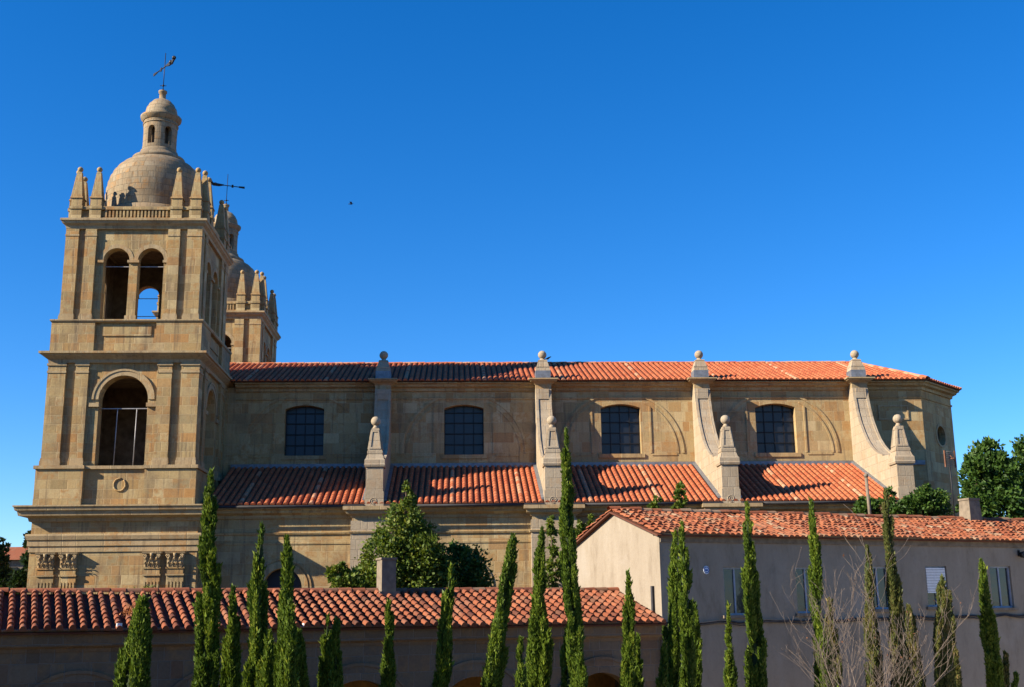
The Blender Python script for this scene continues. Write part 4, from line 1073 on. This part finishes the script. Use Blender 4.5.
def broad(name, blobs, label, cat, mat, n, ls=(.10, .18), ground=True, stems=None, group=None, clump=.35):
    """blobs: (center, radii) ellipsoids; leaves in clumps over and inside them, limbs inside"""
    C = np.array([b[0] for b in blobs]); Rr = np.array([b[1] for b in blobs])
    bx = C[:, :2].mean(0); base = np.array([bx[0], bx[1], GZ if ground else C[:, 2].min()-.2])
    root = thing(name, label, cat, tuple(base), group)
    vol = (Rr[:, 0]*Rr[:, 1]+Rr[:, 0]*Rr[:, 2]); w = vol/vol.sum()
    ncl = max(12, n//26); ib = rng.choice(len(blobs), ncl, p=w); d = norm(rng.normal(0, 1, (ncl, 3)))
    rad = rng.uniform(.35, 1.02, ncl)**.5; cc = C[ib]+d*Rr[ib]*rad[:, None]
    ic = rng.integers(0, ncl, n); off = rng.normal(0, 1, (n, 3))*clump*Rr[ib[ic]].min(1)[:, None]*.42
    P = cc[ic]+off; nd = norm(P-C[ib[ic]])
    D = norm(nd*.6+rng.normal(0, .6, (n, 3))+np.array([0, 0, .15])); S = norm(np.cross(D, rng.normal(0, 1, (n, 3))))
    L = rng.uniform(ls[0], ls[1], n); V, Fq = cards(P, D, S, L, L*rng.uniform(.5, .75, n), .2)
    cr = rng.uniform(-.25, .25, ncl); rr = np.clip(.45+cr[ic]+rng.normal(0, .2, n), 0, 1)
    quick_mesh('crown', V, Fq, rr, mat, root, base)
    tr = MB(); mx = C[:, 2].max()
    main = [Vector(base), Vector((base[0]+.05, base[1], (base[2]*.6+mx*.4))), Vector((C[C[:, 2].argmax()]))]
    tr.tube(main, [.16*max(.3, Rr.max()/1.5), .1*max(.3, Rr.max()/1.5), .02], 8)
    for c in C:
        z0 = base[2]+(c[2]-base[2])*.45; tr.tube([(base[0]+.02, base[1], z0), tuple((np.array([base[0], base[1], z0])+c)/2+np.array([0, 0, .15])), tuple(c)], [.06, .04, .015], 6)
    tr.build('trunk', M['bark'], root); return root
def bl(px, py, Y, rx, rz=None, ry=None):    # blob by picture position and half sizes in pixels
    p = atY(px, py, Y); k = p.length/F; rz = rz or rx; ry = ry or rx
    return ((p.x, p.y, p.z), (rx*k, ry*k, rz*k))
broad('leafy_tree', [bl(406, 504, 46, 8, 18), bl(404, 520, 46, 16, 18), bl(398, 538, 46, 22, 20), bl(416, 542, 46.2, 20, 22), bl(385, 560, 45.6, 22, 22), bl(418, 566, 46, 28, 24), bl(400, 585, 46, 40, 22), bl(370, 580, 45.6, 16, 16), bl(428, 552, 45.5, 15, 16), bl(406, 492, 46, 4, 9), bl(440, 585, 46, 18, 20)],
      'big cone-shaped leafy tree behind the gallery chimney, against church wall', 'tree', M['leaf_mid'], 24000, (.10, .19))
broad('leafy_bush', [bl(462, 570, 47.2, 22, 24), bl(472, 582, 47, 18, 20), bl(455, 590, 47, 20, 20), bl(457, 552, 47.4, 9, 10)], 'dark rounded bush at the right side of the cone-shaped tree', 'bush', M['leaf_deep'], 7000, (.10, .18))
broad('leafy_bush', [bl(345, 580, 45, 13, 12), bl(334, 574, 45, 6, 9), bl(356, 588, 45, 14, 10), bl(341, 569, 45, 4, 6)], 'low straggly bush at the left foot of the cone-shaped tree', 'bush', M['leaf_mid'], 2600, (.10, .19))
# trees on the right beside the apse
broad('leafy_tree', [bl(975, 478, 54, 12, 22), bl(988, 470, 54.5, 15, 26), bl(1000, 480, 54, 14, 24), bl(980, 503, 54, 17, 16), bl(998, 505, 54, 20, 20), bl(988, 452, 54.5, 7, 10), bl(972, 460, 54, 5, 8), bl(1003, 462, 54.5, 5, 8)],
      'bushy dark green tree right of the apse, behind the house chimney', 'tree', M['leaf_deep'], 14000, (.14, .26))
broad('leafy_tree', [bl(1028, 470, 57, 14, 28), bl(1040, 490, 57, 24, 30), bl(1022, 500, 56.5, 12, 24), bl(1023, 448, 57, 5, 9)],
      'dark green tree cut by the right edge of the picture', 'tree', M['leaf_deep'], 9000, (.14, .26))
broad('shrub', [bl(922, 503, 52, 16, 11), bl(938, 506, 52, 12, 13), bl(907, 508, 52, 10, 8), bl(925, 491, 52, 5, 6), bl(940, 494, 52, 4, 6), bl(897, 511, 52, 6, 6)], 'leafy shrub at the foot of the apse, above the house roof', 'shrub', M['leaf_deep'], 5500, (.12, .2))
broad('shrub', [bl(868, 506, 53, 9, 8), bl(880, 508, 53, 7, 8), bl(890, 498, 53, 4, 10), bl(862, 510, 53, 7, 7)], 'small shrub behind the flue pipe on the house ridge', 'shrub', M['leaf_deep'], 2000, (.12, .2))
broad('sapling', [bl(680, 500, 51, 5, 13), bl(681, 490, 51, 3, 6), bl(678, 512, 51, 7, 8)], 'thin leafy sapling above the house roof, below the third church bay', 'sapling', M['leaf_mid'], 1200, (.12, .2))
broad('sapling', [bl(657, 506, 51, 5, 8), bl(653, 512, 51, 5, 6)], 'short leafy sapling just left of the thin one above house roof', 'sapling', M['leaf_mid'], 700, (.12, .2))
broad('climber', [bl(552, 540, 53.6, 5, 14, 4), bl(556, 565, 53.6, 8, 18, 5), bl(549, 580, 53.6, 8, 14, 5), bl(551, 524, 53.6, 3, 6, 3)], 'leafy climber on the second buttress pier, left of the tallest cypress', 'climbing plant', M['leaf_mid'], 2200, (.12, .2))
broad('sapling', [bl(579, 530, 47, 4, 8), bl(577, 540, 47, 6, 9)], 'leafy sapling behind left roof edge of the bright gable', 'sapling', M['leaf_mid'], 600, (.1, .18))
broad('sapling', [bl(593, 522, 47, 4, 7), bl(592, 532, 47, 5, 9)], 'leafy sapling above left roof edge of the bright gable, nearer its peak', 'sapling', M['leaf_mid'], 600, (.1, .18))
# left edge: trees and a distant house
broad('conifer', [bl(0, 568, 70, 6, 22), bl(-8, 570, 70, 12, 30), bl(1, 545, 70, 2.5, 9), bl(7, 552, 70, 2, 7), bl(4, 583, 70, 9, 12)], 'dark conifer cut by the left edge, far beyond the tower', 'tree', M['leaf_far'], 4600, (.15, .3))
broad('conifer', [bl(28, 548, 68, 2, 14), bl(25, 570, 68, 4.5, 12), bl(21, 584, 68, 9, 11), bl(30, 535, 68, 1.5, 6)], 'dark conifer touching the left edge of the tower base', 'tree', M['leaf_far'], 3200, (.15, .3))
dh = atY(14, 556, 110); DZ = dh.z
dhouse = thing('distant_house', 'far-off pale house with a red roof between conifers at the left edge', 'house', (dh.x, dh.y, GZ))
x, y = dh.x, dh.y
mb = MB(); mb.box(x-4, x+3.4, y, y+5, GZ, DZ-.3); mb.build('wall', M['cement'], dhouse)
mb = MB(); mb.hexa([(x-4.3, y-.4, DZ-.35), (x+3.7, y-.4, DZ-.35), (x+3.7, y+5.4, DZ-.35), (x-4.3, y+5.4, DZ-.35), (x-4.3, y+2.3, DZ+.95), (x+3.7, y+2.3, DZ+.95), (x+3.7, y+2.6, DZ+.95), (x-4.3, y+2.6, DZ+.95)]); dr = mb.build('roof', M['tile_low'], dhouse)
mb = MB(); mb.box(x+.6, x+1.9, y+2.2, y+2.9, DZ+.5, DZ+1.25); mb.box(x+.5, x+2.0, y+2.1, y+3.0, DZ+1.25, DZ+1.4); mb.build('chimney', M['white'], dr)
mb = MB(); mb.box(x-.6, x+.4, y-.05, y+.02, DZ-2.2, DZ-1.0); mb.build('window', M['hglass'], dhouse)

# small weeds in the gutters and on the roofs
def weed(loc, h, label, mat, n=26, sp=.5):
    P = np.tile(np.array(loc), (n, 1))+np.c_[rng.normal(0, .08*sp, n), rng.normal(0, .05*sp, n), np.zeros(n)]
    D = norm(np.c_[rng.normal(0, sp, n), rng.normal(0, sp, n), np.ones(n)]); S = norm(np.cross(D, rng.normal(0, 1, (n, 3))))
    L = rng.uniform(.4, 1, n)*h; V, Fq = cards(P, D, S, L, L*.12, .3)
    V2, F2 = cards(P+D*(L*.7)[:, None], norm(D+rng.normal(0, .6, (n, 3))), S, L*.35, L*.16, .3)
    V = np.concatenate([V, V2]); Fq = np.concatenate([Fq, F2+len(V)-len(V2)])
    o = quick_mesh('weed', V, Fq, rng.uniform(.2, 1, len(Fq)), mat); recenter(o); tag(o, label, 'weed', 'weeds growing on the roofs'); return o
def on_low(px, py, v): u, z = onH(px, py, v); return Hp(u, v, z)
M['dryweed'] = leaf('dry_weed', [(0, (.30, .12, .06)), (1, (.45, .22, .12))], .2)
u, z = onH(134, 628, -.1)
weed(Hp(u, .6, ez+.22), .55, 'reddish dry weed growing among the gallery tiles near the short leaning cypress', M['dryweed'], 60, .35)
u, z = onH(150, 589, vr); weed(Hp(u, vr+.12, zrdg+.02), .28, 'green weed on the gallery ridge below the right-hand capitals', M['leaf_mid'], 30)
u, z = onH(138, 589, vr); weed(Hp(u, vr+.12, zrdg+.02), .2, 'small green weed on the gallery ridge between the two pairs of capitals', M['leaf_mid'], 20)

# bare shrub, bottom right
def bare(loc, label):
    root = thing('bare_shrub', label, 'shrub', tuple(loc))
    mb = MB(); rnd = random.Random(5); leaves = []
    def grow(p, d, L, r, lvl):
        n = 6; pts = [p]; rad = [r]; dd = d.copy()
        for i in range(n):
            dd = (dd+Vector((rnd.gauss(0, .13), rnd.gauss(0, .13), rnd.gauss(0, .06)+.07))).normalized()
            pts.append(pts[-1]+dd*L/n); rad.append(max(.0032, r*(1-.66*(i+1)/n)))
        mb.tube(pts, rad, 5 if lvl < 2 else 4, cap=False)
        if lvl < 3:
            for k in range((4, 3, 2)[lvl]):
                i = rnd.randint(2, n); q = pts[i]; a = rnd.uniform(0, 6.28)
                nd = (dd*rnd.uniform(.5, 1)+Vector((math.cos(a), math.sin(a)*.7, rnd.uniform(-.1, .5)))*rnd.uniform(.35, .8)).normalized()
                grow(q, nd, L*rnd.uniform(.42, .72), rad[i]*.62, lvl+1)
        elif rnd.random() < .12: leaves.append(pts[-1])
    for k in range(17):
        a = 2*math.pi*k/17+rnd.uniform(-.25, .25); tl = rnd.uniform(.3, 2.4)
        grow(Vector(loc)+Vector((math.cos(a)*.12, math.sin(a)*.12, 0)), Vector((math.cos(a)*tl, math.sin(a)*tl*.6, 1.15)).normalized(), rnd.uniform(1.1, 2.4), .013, 0)
    mb.build('branches', M['twig'], root)
    tr = MB(); tr.tube([(loc[0], loc[1], GZ-.1), (loc[0]+.03, loc[1], (GZ+loc[2])/2), (loc[0], loc[1], loc[2]+.05)], [.16, .12, .13], 9); tr.build('trunk', M['bark'], root)
    lv = np.array([tuple(p) for p in leaves]); n = len(lv)
    D = norm(rng.normal(0, 1, (n, 3))); S = norm(np.cross(D, rng.normal(0, 1, (n, 3)))); L = rng.uniform(.04, .07, n)
    V, Fq = cards(lv, D, S, L, L*.6); quick_mesh('withered_leaves', V, Fq, rng.uniform(0, 1, n), M['deadleaf'], root, loc)
    return root
bare(atY(868, 735, 24.5), 'leafless grey shrub spreading its twigs in front of the grey house')

# birds
def bird(loc, label, flying, yaw=0., s=1.):
    x, y, z = loc; c, sn = math.cos(yaw), math.sin(yaw)
    R = lambda p: (x+s*(p[0]*c-p[1]*sn), y+s*(p[0]*sn+p[1]*c), z+s*p[2])
    b = MB()
    prof = [(-.24, .004, 0), (-.20, .022, 0), (-.12, .028, .0), (-.07, .045, .0), (.0, .062, 0), (.06, .058, .01), (.10, .036, .025), (.13, .038, .035), (.16, .03, .038), (.18, .012, .034), (.215, .003, .03)]
    if not flying: prof = [(q, r, h+.35*q) for q, r, h in prof]
    k = 10; V = []
    for q, r, h in prof:
        for j in range(k): V.append(R((q, r*math.cos(2*math.pi*j/k), h+r*math.sin(2*math.pi*j/k))))
    b.add(V, [(i*k+j, i*k+(j+1) % k, (i+1)*k+(j+1) % k, (i+1)*k+j) for i in range(len(prof)-1) for j in range(k)], smooth=True)
    o = b
    root = thing('bird', label, 'bird', R((0, 0, -.06)))
    o.build('body', M['feather'], root)
    for s_ in (-1, 1):
        w = MB()
        if flying: q = [(.07, s_*.03, .03), (-.07, s_*.03, .03), (-.13, s_*.2, .10), (-.2, s_*.36, .06), (-.02, s_*.3, .11), (.08, s_*.17, .10)]
        else: q = [(.06, s_*.045, .05), (.0, s_*.06, -.01), (-.10, s_*.05, -.06), (-.2, s_*.02, -.06), (-.08, s_*.055, .0), (0, s_*.05, .05)]
        n = len(q); P = [R(p) for p in q]+[R((p[0], p[1], p[2]+.008)) for p in q]
        w.add(P, [tuple(range(n)), tuple(reversed(range(n, 2*n)))]+[(i, (i+1) % n, n+(i+1) % n, n+i) for i in range(n)]); w.build('wing', M['feather'], root)
    if not flying:
        for s_ in (-1, 1):
            l = MB(); l.tube([R((.0, s_*.025, -.04)), R((.01, s_*.025, -.13))], .006*s, 4); l.build('leg', M['feather'], root)
p = atY(351, 204, 50); bird(p, 'small dark bird flying alone in the blue sky', True, math.radians(10), .5)
bird((XF[1]+.29, 59.62, 13.17), 'tiny dark bird perched beside the ball of the second roof finial', False, math.radians(20), .95)
